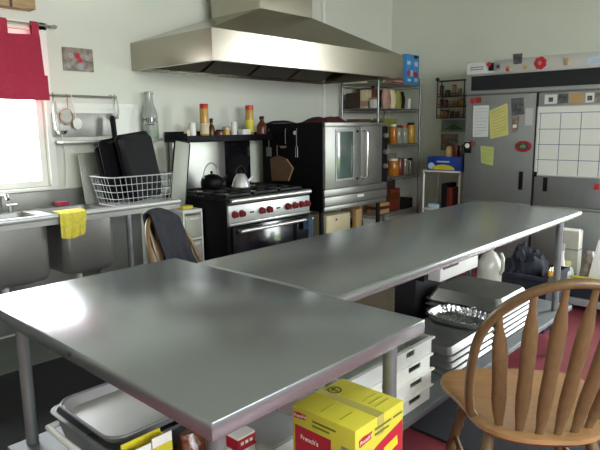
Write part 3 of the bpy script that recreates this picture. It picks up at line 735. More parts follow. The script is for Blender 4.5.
# ------------------------------------------------------------------ corner shelving
sh = thing('wire_shelving', (5.57, 3.85, 0), 'chrome wire shelving stacked with jars in the room corner', 'shelving')
wx0, wx1, wy0, wy1 = 5.14, 5.99, 3.6, 4.09
for x in (wx0, wx1):
    for y in (wy0, wy1):
        p = MB().tube([(x, y, .02), (x, y, 1.99)], .0135, 12).build('post', 'postmetal', sh)
        MB().lathe([(.016, .001), (.018, .008), (.016, .03)], (x, y, 0), 12).build('foot', 'blackmat', p)
for z in (.47, .88, 1.245, 1.64, 1.91):
    b = MB()
    for y in (wy0, wy1): b.tube([(wx0, y, z), (wx1, y, z)], .005, 6).tube([(wx0, y, z-.03), (wx1, y, z-.03)], .004, 6)
    for x in (wx0, wx1): b.tube([(x, wy0, z), (x, wy1, z)], .005, 6).tube([(x, wy0, z-.03), (x, wy1, z-.03)], .004, 6)
    for k in range(1, 19): b.tube([(wx0 + (wx1-wx0)*k/19, wy0, z+.003), (wx0 + (wx1-wx0)*k/19, wy1, z+.003)], .003, 5)
    for k in range(1, 8):
        u = k/8; b.tube([(wx0+(wx1-wx0)*(u-.0625), wy0, z), (wx0+(wx1-wx0)*u, wy0, z-.03), (wx0+(wx1-wx0)*(u+.0625), wy0, z)], .0028, 5)
    b.build('wire_shelf', 'steel_dull', sh)
S = {k: z+.0065 for k, z in ((1, 1.91), (2, 1.64), (3, 1.245), (4, .88), (5, .47))}
o = thing('cereal_box', (5.84, 3.66, S[1]), 'tall blue carton with red marks on top of the corner shelving', 'box')
MB().box(5.715, 3.62, S[1], 5.985, 3.69, S[1]+.335, .002).build('carton', 'skyblue', o)
for x, z, w_, h_ in ((5.76, .125, .04, .03), (5.91, .12, .045, .03)): MB().lathe([(1, -.0012), (.98, 0)], (0, 0, 0), 16, 'y').xform(Matrix.Translation((x, 3.6195, S[1]+z)) @ Matrix.Diagonal((w_, 1, h_, 1))).build('red_mark', 'redink', o)
for x, z, w_, h_ in ((5.825, .125, .02, .035), (5.765, .24, .035, .02), (5.92, .235, .035, .025), (5.78, .05, .035, .015), (5.92, .055, .03, .02)): MB().box(x-w_, 3.6185, S[1]+z-h_, x+w_, 3.6198, S[1]+z+h_).build('pale_mark', 'palebluewhite', o)
MB().box(5.87, 3.6185, S[1]+.295, 5.955, 3.6198, S[1]+.33).build('dark_mark', 'blackink', o)
box_item('red_box', 'flat red box on the top shelf beside the tall blue carton', 'box', 5.50, 3.63, S[1], 5.67, 3.75, S[1]+.06, 'darkred', [(.3, .6, 'pink')])
tag(MB().lathe([(.001, 0), (.07, 0), (.09, .03), (.092, .05), (.085, .05), (.08, .03), (.001, .01)], (5.33, 3.78, S[1]), 20).build('bowl', 'green'), 'dark green bowl on the top shelf under the hood edge', 'bowl')
# shelf two
box_item('cracker_box', 'whitish cracker box nearest the oven on the second shelf', 'box', 5.18, 3.78, S[2], 5.27, 3.87, S[2]+.20, 'cream', [(.1, .4, 'pink')])
cyl_item('vinegar_bottle', 'dark bottle behind white tub on the second shelf', 'bottle', 5.325, 3.80, S[2], .04, .25, 'brown', 'blackmat', .03, neck=True)
cyl_item('salt_tub', 'white tub with brown base on the second shelf', 'tub', 5.225, 3.72, S[2], .045, .11, 'white', 'pink', .02)
def bag(name, label, x, y, z, w_, d_, h_, m, seed):
    b = MB()
    def f(u, v):
        a = 2*PI*u; k = 1 - .55*max(0, v-.72)/.28
        bulge = .85 + .15*math.sin(PI*min(1, v*1.2))
        n_ = 1 + .12*noise.noise(Vector((math.cos(a)*2+seed, math.sin(a)*2, v*4)))
        return (x + w_/2*math.cos(a)*bulge*n_, y + d_/2*math.sin(a)*bulge*k*n_, z + h_*v)
    b.grid(f, 22, 10, cu=True)
    bm = b.bm; bm.edges.ensure_lookup_table()
    bmesh.ops.contextual_create(bm, geom=[e for e in bm.edges if e.is_boundary and e.verts[0].co.z < z + .001])
    bmesh.ops.contextual_create(bm, geom=[e for e in bm.edges if e.is_boundary])
    return tag(b.build(name, m), label, 'bag')
bag('flour_bag', 'dusty pink food bag in the middle of the second shelf', 5.46, 3.72, S[2], .15, .09, .215, 'pink', 1)
bag('pasta_bag', 'pale tan food bag on the second shelf between pink and olive bags', 5.60, 3.73, S[2], .11, .08, .21, 'cream', 2)
bag('bean_bag', 'olive food bag on the second shelf below the red box', 5.715, 3.73, S[2], .105, .08, .205, 'olive', 3)
bag('coffee_bag', 'black coffee bag at the corner end of the second shelf', 5.86, 3.78, S[2], .13, .09, .20, 'blackmat', 4)
box_item('tea_card', 'small white packet in front of the black coffee bag', 'packet', 5.84, 3.66, S[2], 5.89, 3.685, S[2]+.115, 'white')
# jars
jars = [(5.53, 3.66, 3, .046, .22, 'amber', 'white', 'amber jar with tall white lid on the third shelf'),
        (5.645, 3.67, 3, .043, .205, 'jarglass', 'blackmat', 'empty looking glass jar with black lid beside the amber jar'),
        (5.765, 3.67, 3, .05, .2, 'jarglass', 'redlid', 'glass jar with red lid on the third shelf'),
        (5.90, 3.66, 3, .052, .235, 'honey', 'blackmat', 'yellow jar with dark lid at the corner end of the third shelf'),
        (5.54, 3.66, 4, .066, .20, 'amber', 'white', 'wide amber jar with white lid on the fourth shelf'),
        (5.685, 3.67, 4, .05, .2, 'darkred', 'darkred', 'dark red jar on the fourth shelf next to the wide amber jar'),
        (5.80, 3.67, 4, .044, .185, 'jarglass', 'steel_dull', 'grey lidded glass jar on the fourth shelf beside the dark red jar'),
        (5.905, 3.67, 4, .044, .185, 'jarglass', 'blackmat', 'black lidded glass jar at the corner end of the fourth shelf')]
for x, y, s_, r_, h_, bm_, lm, lab in jars:
    o = cyl_item('preserve_jar', lab, 'jar', x, y, S[s_], r_, h_, bm_, lm, .026, r_*.8, group='jars on the corner shelving')
cyl_item('spice_bottle', 'black spice bottle at the oven end of the third shelf', 'bottle', 5.25, 3.68, S[3], .03, .2, 'blackmat', 'white', .03, neck=True)
cyl_item('oil_bottle', 'dark green bottle at the oven end of the fourth shelf', 'bottle', 5.27, 3.68, S[4], .036, .27, 'green', 'blackmat', .03, neck=True)
box_item('red_carton', 'dark red carton on the lowest shelf', 'box', 5.46, 3.64, S[5], 5.66, 3.8, S[5]+.26, 'darkred', [(.5, .8, 'brown')])
box_item('snack_box', 'yellow brown box lying on the lowest shelf near the oven', 'box', 5.2, 3.63, S[5], 5.43, 3.78, S[5]+.12, 'tan', [(.4, .7, 'brown')])
tag(MB().box(5.69, 3.64, S[5], 5.95, 3.85, S[5]+.12, .012).build('black_tin', 'blackmat'), 'black tin box at the corner end of the lowest shelf', 'tin')

back_row = [(5.17, 5.33, 2, .17, 'darkwood', 'dark brown carton at the oven end of the second shelf back row'),
 (5.36, 5.56, 2, .23, 'woodbrown', 'brown carton behind the dusty pink bag on the second shelf'),
 (5.58, 5.76, 2, .19, 'maroon', 'maroon carton behind the olive bag on the second shelf'),
 (5.78, 5.95, 2, .23, 'darkcloth', 'dark blue carton behind the black coffee bag on the second shelf'),
 (5.18, 5.42, 3, .28, 'woodbrown', 'wide brown carton at the oven end of the third shelf'),
 (5.46, 5.66, 3, .26, 'darkwood', 'dark brown carton behind the amber jar on the third shelf'),
 (5.70, 5.94, 3, .29, 'olive', 'olive carton behind the glass jars on the third shelf'),
 (5.18, 5.44, 4, .26, 'darkwood', 'dark carton behind the green bottle on the fourth shelf'),
 (5.48, 5.70, 4, .28, 'woodbrown', 'brown carton behind the wide amber jar on the fourth shelf'),
 (5.73, 5.95, 4, .24, 'photo2', 'grey brown carton behind the lidded glass jars on the fourth shelf'),
 (5.20, 5.50, 5, .30, 'tan', 'tan carton behind the snack box on the lowest shelf'),
 (5.60, 5.93, 5, .33, 'darkwood', 'large dark carton behind the black tin on the lowest shelf')]
for x0, x1, s_, h_, m_, lab in back_row:
    box_item('carton_box', lab, 'box', x0, 3.885, S[s_], x1, 4.06, S[s_]+h_, m_, [(.25, .5, 'cream')] if s_ in (3, 5) else (), group='cartons on the corner shelving')
# ------------------------------------------------------------------ spice rack on right wall
sr = thing('spice_rack', (6.13, 3.27, 1.54), 'dark spice rack with small shelves on the wall beside the refrigerator', 'spice rack')
ry0, ry1 = 3.09, 3.43
b = MB()
for y in (ry0, ry1):
    for x in (6.085, 6.185): b.tube([(x, y, 1.53), (x, y, 1.955)], .006, 6)
for z in (1.955,): b.tube([(6.085, ry0, z), (6.085, ry1, z)], .005, 6).tube([(6.185, ry0, z), (6.185, ry1, z)], .005, 6).tube([(6.085, ry0, z), (6.185, ry0, z)], .005, 6).tube([(6.085, ry1, z), (6.185, ry1, z)], .005, 6)
b.lathe([(.001, 0), (.02, .005), (.024, .02), (.016, .04), (.001, .045)], (6.085, ry1, 1.955), 10).build('frame', 'darkwood', sr)
for z in (1.545, 1.665, 1.785):
    MB().box(6.088, ry0+.004, z-.012, 6.184, ry1-.004, z).box(6.082, ry0, z+.018, 6.088, ry1, z+.026).build('shelf_board', 'darkwood', sr)
spices = [(3.40, 1.785, .12, .022, 'brown', 'blackmat', 'tall brown pepper mill at the far end of the rack top shelf'),
          (3.325, 1.785, .065, .03, 'photo', 'blackmat', 'squat grey shaker on the rack top shelf'),
          (3.24, 1.785, .125, .022, 'pink', 'redlid', 'pink shaker with red top on the rack top shelf'),
          (3.17, 1.785, .08, .02, 'jarglass', 'steel_dull', 'clear shaker with steel top on the rack top shelf'),
          (3.40, 1.665, .085, .022, 'brown', 'blackmat', 'brown spice bottle at the far end of the rack middle shelf'),
          (3.335, 1.665, .075, .022, 'darkred', 'blackmat', 'dark red spice bottle on the rack middle shelf'),
          (3.27, 1.665, .08, .022, 'tan', 'cream', 'tan spice bottle on the rack middle shelf'),
          (3.205, 1.665, .08, .022, 'olive', 'cream', 'olive spice bottle on the rack middle shelf'),
          (3.14, 1.665, .08, .022, 'honey', 'redlid', 'yellow spice bottle at the near end of the rack middle shelf'),
          (3.39, 1.545, .085, .022, 'honey', 'blackmat', 'yellow spice bottle at the far end of the rack bottom shelf'),
          (3.325, 1.545, .08, .022, 'pink', 'blackmat', 'pink spice bottle on the rack bottom shelf'),
          (3.26, 1.545, .085, .022, 'darkred', 'cream', 'dark red spice bottle with pale cap on the rack bottom shelf'),
          (3.195, 1.545, .08, .022, 'brown', 'cream', 'brown spice bottle with pale cap on the rack bottom shelf')]
for y, z, h_, r_, bm_, cm, lab in spices:
    cyl_item('spice_bottle', lab, 'spice bottle', 6.135, y, z+.0005, r_, h_, bm_, cm, .018, group='bottles in the spice rack')
ps = thing('wall_poster', (6.195, 3.27, 1.37), 'grey green landscape print on the wall below the spice rack', 'poster')
MB().box(6.188, 3.12, 1.375, 6.198, 3.42, 1.512).build('sheet', 'poster', ps)
MB().prism([(6.1875, 3.40, 1.40), (6.1875, 3.14, 1.40), (6.1875, 3.2, 1.44), (6.1875, 3.27, 1.47), (6.1875, 3.33, 1.43)], (-.001, 0, 0)).build('hill_shape', 'green', ps)
tag(MB().box(6.186, 3.20, 1.16, 6.198, 3.42, 1.35, .002).build('wall_card', 'photo2'), 'small brownish card on the wall below the grey green print', 'card')

# cart with blue box
ct = thing('wire_cart', (5.7, 3.0, 0), 'small wire cart with white legs beside the refrigerator', 'cart')
for x in (5.54, 5.86):
    for y in (2.83, 3.26): MB().tube([(x, y, .001), (x, y, .972)], .011, 10).build('leg', 'white', ct)
for z in (.55, .972): MB().box(5.525, 2.815, z-.02, 5.875, 3.275, z, .004).build('shelf_board', 'white', ct)
bb = thing('food_box', (5.6, 3.02, .973), 'long blue box with yellow picture on the white legged cart', 'box')
MB().box(5.53, 2.80, .973, 5.66, 3.215, 1.12, .003).build('carton', 'blue', bb)
b = MB(); b.prism([(5.5298, 3.02 + .135*math.cos(PI*k/14), .982 + .055*math.sin(PI*k/14)) for k in range(15)], (-.001, 0, 0)); b.build('yellow_picture', 'yellow', bb)
b = MB(); b.prism([(5.5298, 3.165 + .04*math.cos(2*PI*k/16), 1.02 + .035*math.sin(2*PI*k/16)) for k in range(16)], (-.001, 0, 0)).box(5.5288, 2.95, 1.06, 5.5298, 3.10, 1.075); b.build('white_mark', 'palebluewhite', bb)
bag('bread_bag', 'tan bread bag standing on the long blue box', 5.60, 2.995, 1.121, .09, .08, .11, 'tan', 8)
cyl_item('mug', 'red and brown mug on the long blue box', 'mug', 5.60, 2.91, 1.121, .034, .12, 'darkred')
tag(MB().lathe([(.001, 0), (.036, 0), (.044, .03), (.04, .06), (.025, .075), (.03, .11), (.02, .13), (.001, .135)], (5.595, 2.825, 1.121), 18).build('figurine', 'photo'), 'grey figurine on the refrigerator end of the long blue box', 'figurine')
box_item('cookbook', 'thick red spined cookbook on the lower cart shelf', 'book', 5.56, 2.93, .5505, 5.76, 2.985, .79, 'darkred')
box_item('cookbook', 'black cookbook on the lower cart shelf beside the red one', 'book', 5.56, 2.99, .5505, 5.78, 3.05, .83, 'blackmat')
tag(MB().box(5.57, 3.08, .5505, 5.8, 3.22, .60, .01).build('plastic_tub', 'palebluewhite'), 'pale blue tub on the lower cart shelf', 'tub')

# ------------------------------------------------------------------ refrigerator
FX = 5.452
fr = thing('refrigerator', (5.8, 2.03, 0), 'large stainless steel upright refrigerator covered in magnets and notes', 'refrigerator')
fy0, fy1, fz = 1.32, 2.755, 2.062
MB().box(FX+.03, fy0, .11, 6.18, fy1, fz, .004).build('cabinet', 'steel_fridge', fr)
MB().box(FX+.004, fy0, 1.926, FX+.029, fy1, fz, .003).build('header_panel', 'panel', fr)
b = MB(); b.box(FX+.012, fy0+.05, 1.787, FX+.029, 2.70, 1.925)
for k in range(7): b.box(FX+.006, fy0+.05, 1.795+k*.0185, FX+.012, 2.70, 1.805+k*.0185)
b.build('vent_grille', 'grille', fr)
MB().box(FX+.004, 2.701, 1.787, FX+.029, fy1, 1.925).build('header_end', 'steel_fridge', fr)
MB().box(FX-.002, fy0, 1.745, FX+.029, fy1, 1.786, .003).build('door_rail', 'steel_fridge', fr)
for (y0, y1, hy) in ((2.045, 2.745, 2.15), (fy0+.01, 2.025, 1.92)):
    d = MB().box(FX, y0, .70, FX+.028, y1, 1.738, .006).build('door', 'steel_fridge', fr)
    MB().box(FX-.006, hy-.02, .83, FX-.0005, hy+.02, 1.005 if hy > 2 else .96, .002).build('door_handle', 'blackmat', d)
    d = MB().box(FX, y0, .12, FX+.028, y1, .672, .006).build('door', 'steel_fridge', fr)
    MB().box(FX-.006, hy-.02, .50, FX-.0005, hy+.02, .64, .002).build('door_handle', 'blackmat', d)
    MB().box(FX-.004, y0, .675, FX+.028, y1, .697, .002).build('door_lip', 'steel', fr)
MB().box(FX-.002, 2.028, .12, FX+.029, 2.042, 1.742).build('centre_post', 'grille', fr)
for x in (FX+.1, 6.1):
    for y in (fy0+.08, fy1-.08): MB().lathe([(.02, .001), (.025, .01), (.025, .109)], (x, y, 0), 12).build('foot', 'steel_dull', fr)
# things on the refrigerator front (each a flat object held by magnets)
PX = FX - .0005
def sheet(name, label, cat, pts, m, th=.002, lines=0, lm='greyink', x=PX):
    o = thing(name, (x, sum(p[0] for p in pts)/len(pts), min(p[1] for p in pts)), label, cat)
    MB().prism([(x-th, y, z) for y, z in pts], (th, 0, 0)).build('sheet', m, o)
    if lines:
        b = MB(); (ya, za), (yb, zb), (yc, zc), (yd, zd) = pts
        for k in range(1, lines+1):
            t_ = k/(lines+1)
            p0 = (ya+(yd-ya)*t_, za+(zd-za)*t_); p1 = (yb+(yc-yb)*t_, zb+(zc-zb)*t_)
            e0, e1 = .1, (.9 if k % 3 else .6)
            q0 = (p0[0]+(p1[0]-p0[0])*e0, p0[1]+(p1[1]-p0[1])*e0); q1 = (p0[0]+(p1[0]-p0[0])*e1, p0[1]+(p1[1]-p0[1])*e1)
            b.tube([(x-th-.0003, *q0), (x-th-.0003, *q1)], .0012, 4)
        b.build('writing', lm, o)
    return o
sheet('paper_note', 'white note sheet with faint lines on the refrigerator', 'note', [(2.665, 1.64), (2.50, 1.64), (2.50, 1.335), (2.66, 1.33)], 'paper', .0015, 9)
sheet('paper_note', 'large yellow note sheet on the refrigerator overlapping the white one', 'note', [(2.495, 1.585), (2.315, 1.655), (2.292, 1.355), (2.47, 1.31)], 'yelpaper', .0015, 9, x=PX-.002)
sheet('paper_note', 'small lime green note low on the refrigerator door', 'note', [(2.57, 1.245), (2.43, 1.235), (2.435, 1.05), (2.56, 1.075)], 'greenpaper', .0015, 4)
sheet('photo_print', 'tall dark snapshot on the refrigerator beside the yellow note', 'photo', [(2.285, 1.695), (2.165, 1.70), (2.15, 1.545), (2.27, 1.53)], 'photo', .0015)
o = sheet('photo_print', 'small photo with white spot below the tall dark snapshot', 'photo', [(2.27, 1.525), (2.195, 1.53), (2.205, 1.38), (2.26, 1.375)], 'photo2', .0015)
MB().box(PX-.0025, 2.215, 1.42, PX-.0016, 2.255, 1.45).build('white_spot', 'whiteink', o)
sheet('photo_print', 'pale photo at the door edge beside the dark snapshots', 'photo', [(2.14, 1.60), (2.07, 1.60), (2.07, 1.44), (2.14, 1.44)], 'ltgrey', .0015)
wr = thing('wreath_ornament', (PX, 2.155, 1.17), 'small red and green wreath on the refrigerator above its handle', 'wreath')
MB().tube([(PX-.0115, 2.14 + .07*math.cos(2*PI*k/20), 1.245 + .042*math.sin(2*PI*k/20)) for k in range(20)], .011, 8, closed=True).build('ring', 'redink', wr)
b = MB()
for k in range(9): a = 2*PI*k/9; b.lathe([(.001, -.012), (.016, 0), (.001, .012)], (PX-.022, 2.14+.045*math.cos(a), 1.245+.026*math.sin(a)), 8)
b.build('leaf_sprigs', 'green', wr)
sg = thing('arrow_sign', (PX, 2.61, 1.95), 'pale strip with black outlined arrow on the refrigerator header', 'sign')
HX = FX + .0035
MB().box(HX-.002, 2.475, 1.950, HX, 2.748, 2.056).build('strip', 'paper', sg)
ar = [(2.715, 2.0), (2.695, 2.018), (2.695, 2.01), (2.585, 2.012), (2.585, 1.99), (2.695, 1.99), (2.695, 1.982)]
MB().tube([(HX-.003, y, z) for y, z in ar], .0032, 5, closed=True).build('arrow', 'blackink', sg)
def magnet(name, label, y, z, w_, h_, m, extra=None, x=HX, th=.01, group=None):
    o = thing(name, (x, y, z-h_/2), label, 'magnet')
    MB().box(x-th, y-w_/2, z-h_/2, x-.0003, y+w_/2, z+h_/2, min(.003, th*.3)).build('magnet_body', m, o)
    if extra: MB().lathe([(.001, -.004), (extra[2], -.003), (extra[2], 0)], (x-th-.0002, y+extra[0], z+extra[1]), 12, 'x').build('magnet_face', extra[3], o)
    return o
SX = HX - .0022
magnet('magnet', 'dark figure magnet with red top on the pale arrow strip', 2.495, 2.005, .05, .075, 'blackmat', (.02, .025, .022, 'red'), SX)
magnet('magnet', 'small grey square magnet on the header beside the arrow strip', 2.425, 2.0, .055, .06, 'greyplas', (0, 0, .015, 'blackink'))
magnet('magnet', 'tan and red figure magnet at the bottom edge of the header', 2.33, 1.975, .035, .05, 'tan', (0, -.01, .014, 'red'))
sheet('photo_print', 'grey photo standing above the refrigerator header edge', 'photo', [(2.29, 2.105), (2.20, 2.105), (2.20, 2.01), (2.28, 2.01)], 'photo', .0015, x=HX)
magnet('magnet', 'yellow tag magnet beside the red flower on the header', 2.165, 1.975, .03, .03, 'honey')
fl = thing('flower_magnet', (HX, 2.035, 1.94), 'large red flower magnet on the refrigerator header', 'magnet')
b = MB()
for k in range(7): a = 2*PI*k/7; b.lathe([(.001, -.012), (.02, -.009), (.026, 0)], (HX-.0006, 2.03+.034*math.cos(a), 2.002+.034*math.sin(a)), 12, 'x')
b.build('petal_ring', 'red', fl)
MB().lathe([(.001, -.008), (.016, -.005), (.018, 0)], (HX-.0128, 2.03, 2.002), 12, 'x').build('flower_heart', 'pink', fl)
magnet('magnet', 'tan leaf magnet on the header past the red flower', 1.80, 1.995, .035, .06, 'tan')
sheet('card_note', 'pale card on the refrigerator header far past the red flower', 'card', [(1.62, 2.015), (1.45, 2.02), (1.45, 1.955), (1.62, 1.95)], 'palebluewhite', .0015, 2, x=HX)
magnet('magnet', 'red square magnet under the grille at the refrigerator edge', 2.675, 1.69, .045, .045, 'red', (0, 0, .012, 'redink'), PX)
magnet('magnet', 'red round topped magnet beside the edge red square magnet', 2.61, 1.695, .05, .05, 'redknob', (0, 0, .018, 'red'), PX)
magnet('magnet', 'tiny red magnet near the lower edge of the far door', 1.475, .90, .04, .05, 'red', None, PX)
# whiteboard
magnet('magnet', 'black and white round figure magnet at the refrigerator edge above the blue box', 2.705, 1.225, .07, .11, 'blackmat', (0, .02, .025, 'whiteink'), PX, .02)
magnet('magnet', 'red berry magnet beside the black and white figure magnet', 2.65, 1.27, .04, .05, 'green', (0, 0, .018, 'red'), PX, .015)
wb = thing('whiteboard', (PX, 1.68, .975), 'white magnetic calendar board with grid lines on the refrigerator door', 'whiteboard')
wy_0, wy_1, wz0, wz1 = 1.345, 2.015, .985, 1.605
MB().box(PX-.008, wy_0, wz0, PX, wy_1, wz1).build('board', 'whiteboard', wb)
b = MB(); b.box(PX-.012, wy_0-.01, wz0-.01, PX, wy_1+.008, wz0).box(PX-.012, wy_0-.01, wz1, PX, wy_1+.008, wz1+.008).box(PX-.012, wy_1, wz0, PX, wy_1+.01, wz1).box(PX-.012, wy_0-.01, wz0, PX, wy_0, wz1)
b.build('border', 'ltgrey', wb)
b = MB()
gy = [1.995, 1.815, 1.64, 1.47]
for y in gy: b.box(PX-.0088, y-.003, wz0+.005, PX-.0081, y+.003, wz1-.055)
for z in (1.55, 1.405, 1.265, 1.125): b.box(PX-.0089, wy_0+.005, z-.003, PX-.0082, wy_1-.005, z+.003)
b.build('grid_lines', 'blueink', wb)
MB().box(PX-.0145, 1.998, .965, PX-.0122, 2.023, 1.01).build('corner_clip', 'blackmat', wb)
for i, (y0, y1, m_, lab) in enumerate(((1.97, 1.86, 'paper', 'white card with dark sketch above the calendar board near the centre post'), (1.855, 1.765, 'photo', 'dark striped card above the calendar board'), (1.755, 1.63, 'tan', 'tan card above the calendar board between two pictures'), (1.62, 1.55, 'paper', 'narrow white card above the calendar board past the tan card'), (1.545, 1.46, 'photo2', 'brown snapshot above the calendar board past the narrow white card'))):
    o = sheet('card_note', lab, 'card', [(y0, 1.715), (y1, 1.715), (y1, 1.635), (y0, 1.63)], m_, .0015)
    if i in (0, 3): MB().box(PX-.0025, (y0+y1)/2-.02, 1.65, PX-.0016, (y0+y1)/2+.02, 1.69).build('sketch', 'photo', o)

# ------------------------------------------------------------------ things under the near table
def tub(name, label, x0, x1, y0, y1, z0, z1, m, taper=.025, lip=.012, r=.05, rz=0.):
    w_, h_, d_ = x1-x0, y1-y0, z1-z0
    b = pan_mesh(w_-2*lip, h_-2*lip, d_, lip=lip, t=.004, r=r, wall_taper=taper)
    b.xform(Matrix.Translation(((x0+x1)/2, (y0+y1)/2, z0)) @ Matrix.Rotation(rz, 4, 'Z'))
    return b
US = .3755
o = thing('bus_tub', (.92, 1.66, US), 'dark grey bus tub with white side handle under the grey tray', 'tub')
tub('x', '', .735, 1.13, 1.44, 1.88, US, US+.134, 'greyplas').build('tub_body', 'tubgrey', o)
MB().tube([(.735, 1.79, .49), (.70, 1.78, .494), (.697, 1.68, .494), (.697, 1.60, .494), (.70, 1.49, .494), (.735, 1.48, .49)], .010, 8).build('handle', 'white', o)
o = thing('serving_tray', (.94, 1.645, US+.1355), 'silvery grey tray with rounded corners and darker rim on the bus tub', 'tray')
tub('x', '', .752, 1.13, 1.46, 1.832, US+.1355, .542, 'greyplas', taper=.014, lip=.003, r=.06).build('tray_body', 'panel', o)
def rr(x0, x1, y0, y1, r_, z):
    return [(cx+r_*math.cos(R(a0+k*15)), cy+r_*math.sin(R(a0+k*15)), z) for cx, cy, a0 in ((x1-r_, y1-r_, 0), (x0+r_, y1-r_, 90), (x0+r_, y0+r_, 180), (x1-r_, y0+r_, 270)) for k in range(7)]
MB().tube(rr(.75, 1.132, 1.458, 1.834, .062, .5435), .005, 8, closed=True).build('rim', 'tubgrey', o)
yb_ = thing('food_carton', (.83, 1.36, US), 'open yellow and blue carton standing in front of the grey tray', 'box')
x0, x1, y0, y1 = .745, .875, 1.335, 1.40
b = MB(); b.box(x0, y0, US, x1, y0+.004, .545).box(x0, y1-.004, US, x1, y1, .56).box(x0, y0+.004, US, x0+.004, y1-.004, .55).box(x1-.004, y0+.004, US, x1, y1-.004, .55).box(x0, y0, US-.0001, x1, y1, US+.004)
b.build('carton', 'yellow', yb_)
MB().box(x0-.0008, y0-.0008, .47, x1+.0008, y0-.0001, .512).build('blue_band', 'blue', yb_)
MB().box(x0, y0+.0005, .5455, x0+.06, y0+.0035, .566).box(x0+.064, y0+.0005, .5455, x1, y0+.0035, .575).build('torn_flap', 'whiteink', yb_)
MB().box(x0-.0008, y0-.0008, .40, x0+.07, y0-.0001, .45).build('red_band', 'redink', yb_)
bag('snack_bag', 'glossy brown wrapped bag beside the yellow and blue carton', 965e-3, 1.345, US, .13, .10, .165, 'bagbrown', 11)
o = box_item('food_carton', 'red and white carton behind the table leg', 'box', 1.03, 1.22, US, 1.10, 1.31, .525, 'whiteink', [(.70, .95, 'redink')])
for k in range(3): MB().box(1.04+k*.018, 1.2184, US+.122, 1.052+k*.018, 1.2191, US+.132).build('white_mark', 'whiteink', o)
MB().box(1.0284, 1.23, US+.01, 1.0291, 1.30, US+.09).box(1.045, 1.2184, US+.01, 1.08, 1.2191, US+.09).build('red_panel', 'redink', o)
lt_ = thing('food_tub', (1.18, 1.22, US), 'lidded grey food tub beside the red and white carton', 'tub')
MB().box(1.105, 1.145, US, 1.26, 1.295, .487, .02, 3).build('tub_body', 'ltgrey', lt_)
MB().box(1.097, 1.137, .4875, 1.268, 1.303, .502, .0065, 2).build('lid', 'greyplas', lt_)
o = cyl_item('food_tub', 'small round tub with red and white lid behind the lidded grey tub', 'tub', 1.22, 1.40, US, .05, .15, 'white', 'red', .02)
tag(MB().box(1.24, 1.46, US, 1.31, 1.7, .53, .015, 3).build('white_basin', 'ltgrey'), 'pale grey box at the island end of the near undershelf', 'box')

# ------------------------------------------------------------------ cartons at the near table corner
cx0, cx1, cy0, cy1, cz0, cz1 = .982, 1.188, .742, .944, .512, .75
cb = thing('shipping_carton', (1.08, .86, US), 'open tan carton with a raised flap under the yellow box', 'box')
b = MB(); X0, X1, Y0, Y1, Z1 = .965, 1.215, .728, .985, .508
b.box(X0, Y0, US, X1, Y0+.005, Z1).box(X0, Y1-.005, US, X1, Y1, Z1).box(X0, Y0+.005, US, X0+.005, Y1-.005, Z1).box(X1-.005, Y0+.005, US, X1, Y1-.005, Z1).box(X0, Y0, Z1, X1, Y1, Z1+.003)
b.build('carton', 'tan', cb)
MB().box(-.055, -.002, 0, 0, .002, .1).box(-.055, -.0022, .0, 0, -.0021, .1).xform(Matrix.Translation((.945, 1.0, .49)) @ Euler((R(10), R(-15), R(60))).to_matrix().to_4x4()).build('flap', 'yellowcard', cb)
yx = thing('mustard_carton', ((cx0+cx1)/2, (cy0+cy1)/2, cz0), 'closed yellow shipping carton with red panels at the near table corner', 'box')
MB().box(cx0, cy0, cz0, cx1, cy1, cz1, .003).build('carton', 'yellowcard', yx)
MB().box((cx0+cx1)/2-.014, cy0-.0008, cz1-.05, (cx0+cx1)/2+.014, cy1+.0006, cz1+.0006).build('tape', 'tape', yx)
loc = Vector(yx.location)
def flag(o, ux, uy, s_, txt, nm='flag_logo'):
    o = Vector(o); ux = Vector(ux); uy = Vector(uy); nrm = ux.cross(uy)
    P = [o + ux*a*s_ + uy*c*s_ + nrm*.0012 for a, c in ((-1, -.45), (.9, -.25), (1.05, .5), (.5, .42), (-.2, .5), (-1.05, .3))]
    MB().prism(P, nrm*-.001).build(nm, 'redink', yx)
    text(txt, 'logo_lettering', 'whiteink', s_*.62, frame_mtx(o + nrm*.0016 + uy*s_*.03 - loc, ux + uy*.12, uy), yx, .0003, .2)
L = (-1, 0, 0)
# side facing the table end (-X)
SXm = cx0 - .0006
flag((SXm, .917, .727), (0, -1, 0), (0, 0, 1), .02, "French's")
MB().box(SXm-.0008, .815, .56, SXm-.0001, .934, .70).build('red_panel', 'redink', yx)
text("French's", 'panel_lettering', 'whiteink', .018, frame_mtx(Vector((SXm-.0012, .885, .672))-loc, (0, -1, 0), (0, 0, 1)), yx, .0003)
MB().box(SXm-.0008, .748, .655, SXm-.0001, .782, .698).build('grey_square', 'greyink', yx)
for k, (a, c, z) in enumerate(((.875, .80, .728), (.875, .82, .716), (.80, .765, .63), (.80, .765, .615), (.80, .765, .60))): MB().box(SXm-.0006, c, z-.0025, SXm-.0001, a, z+.0025).build('print_line', 'olivedark', yx)
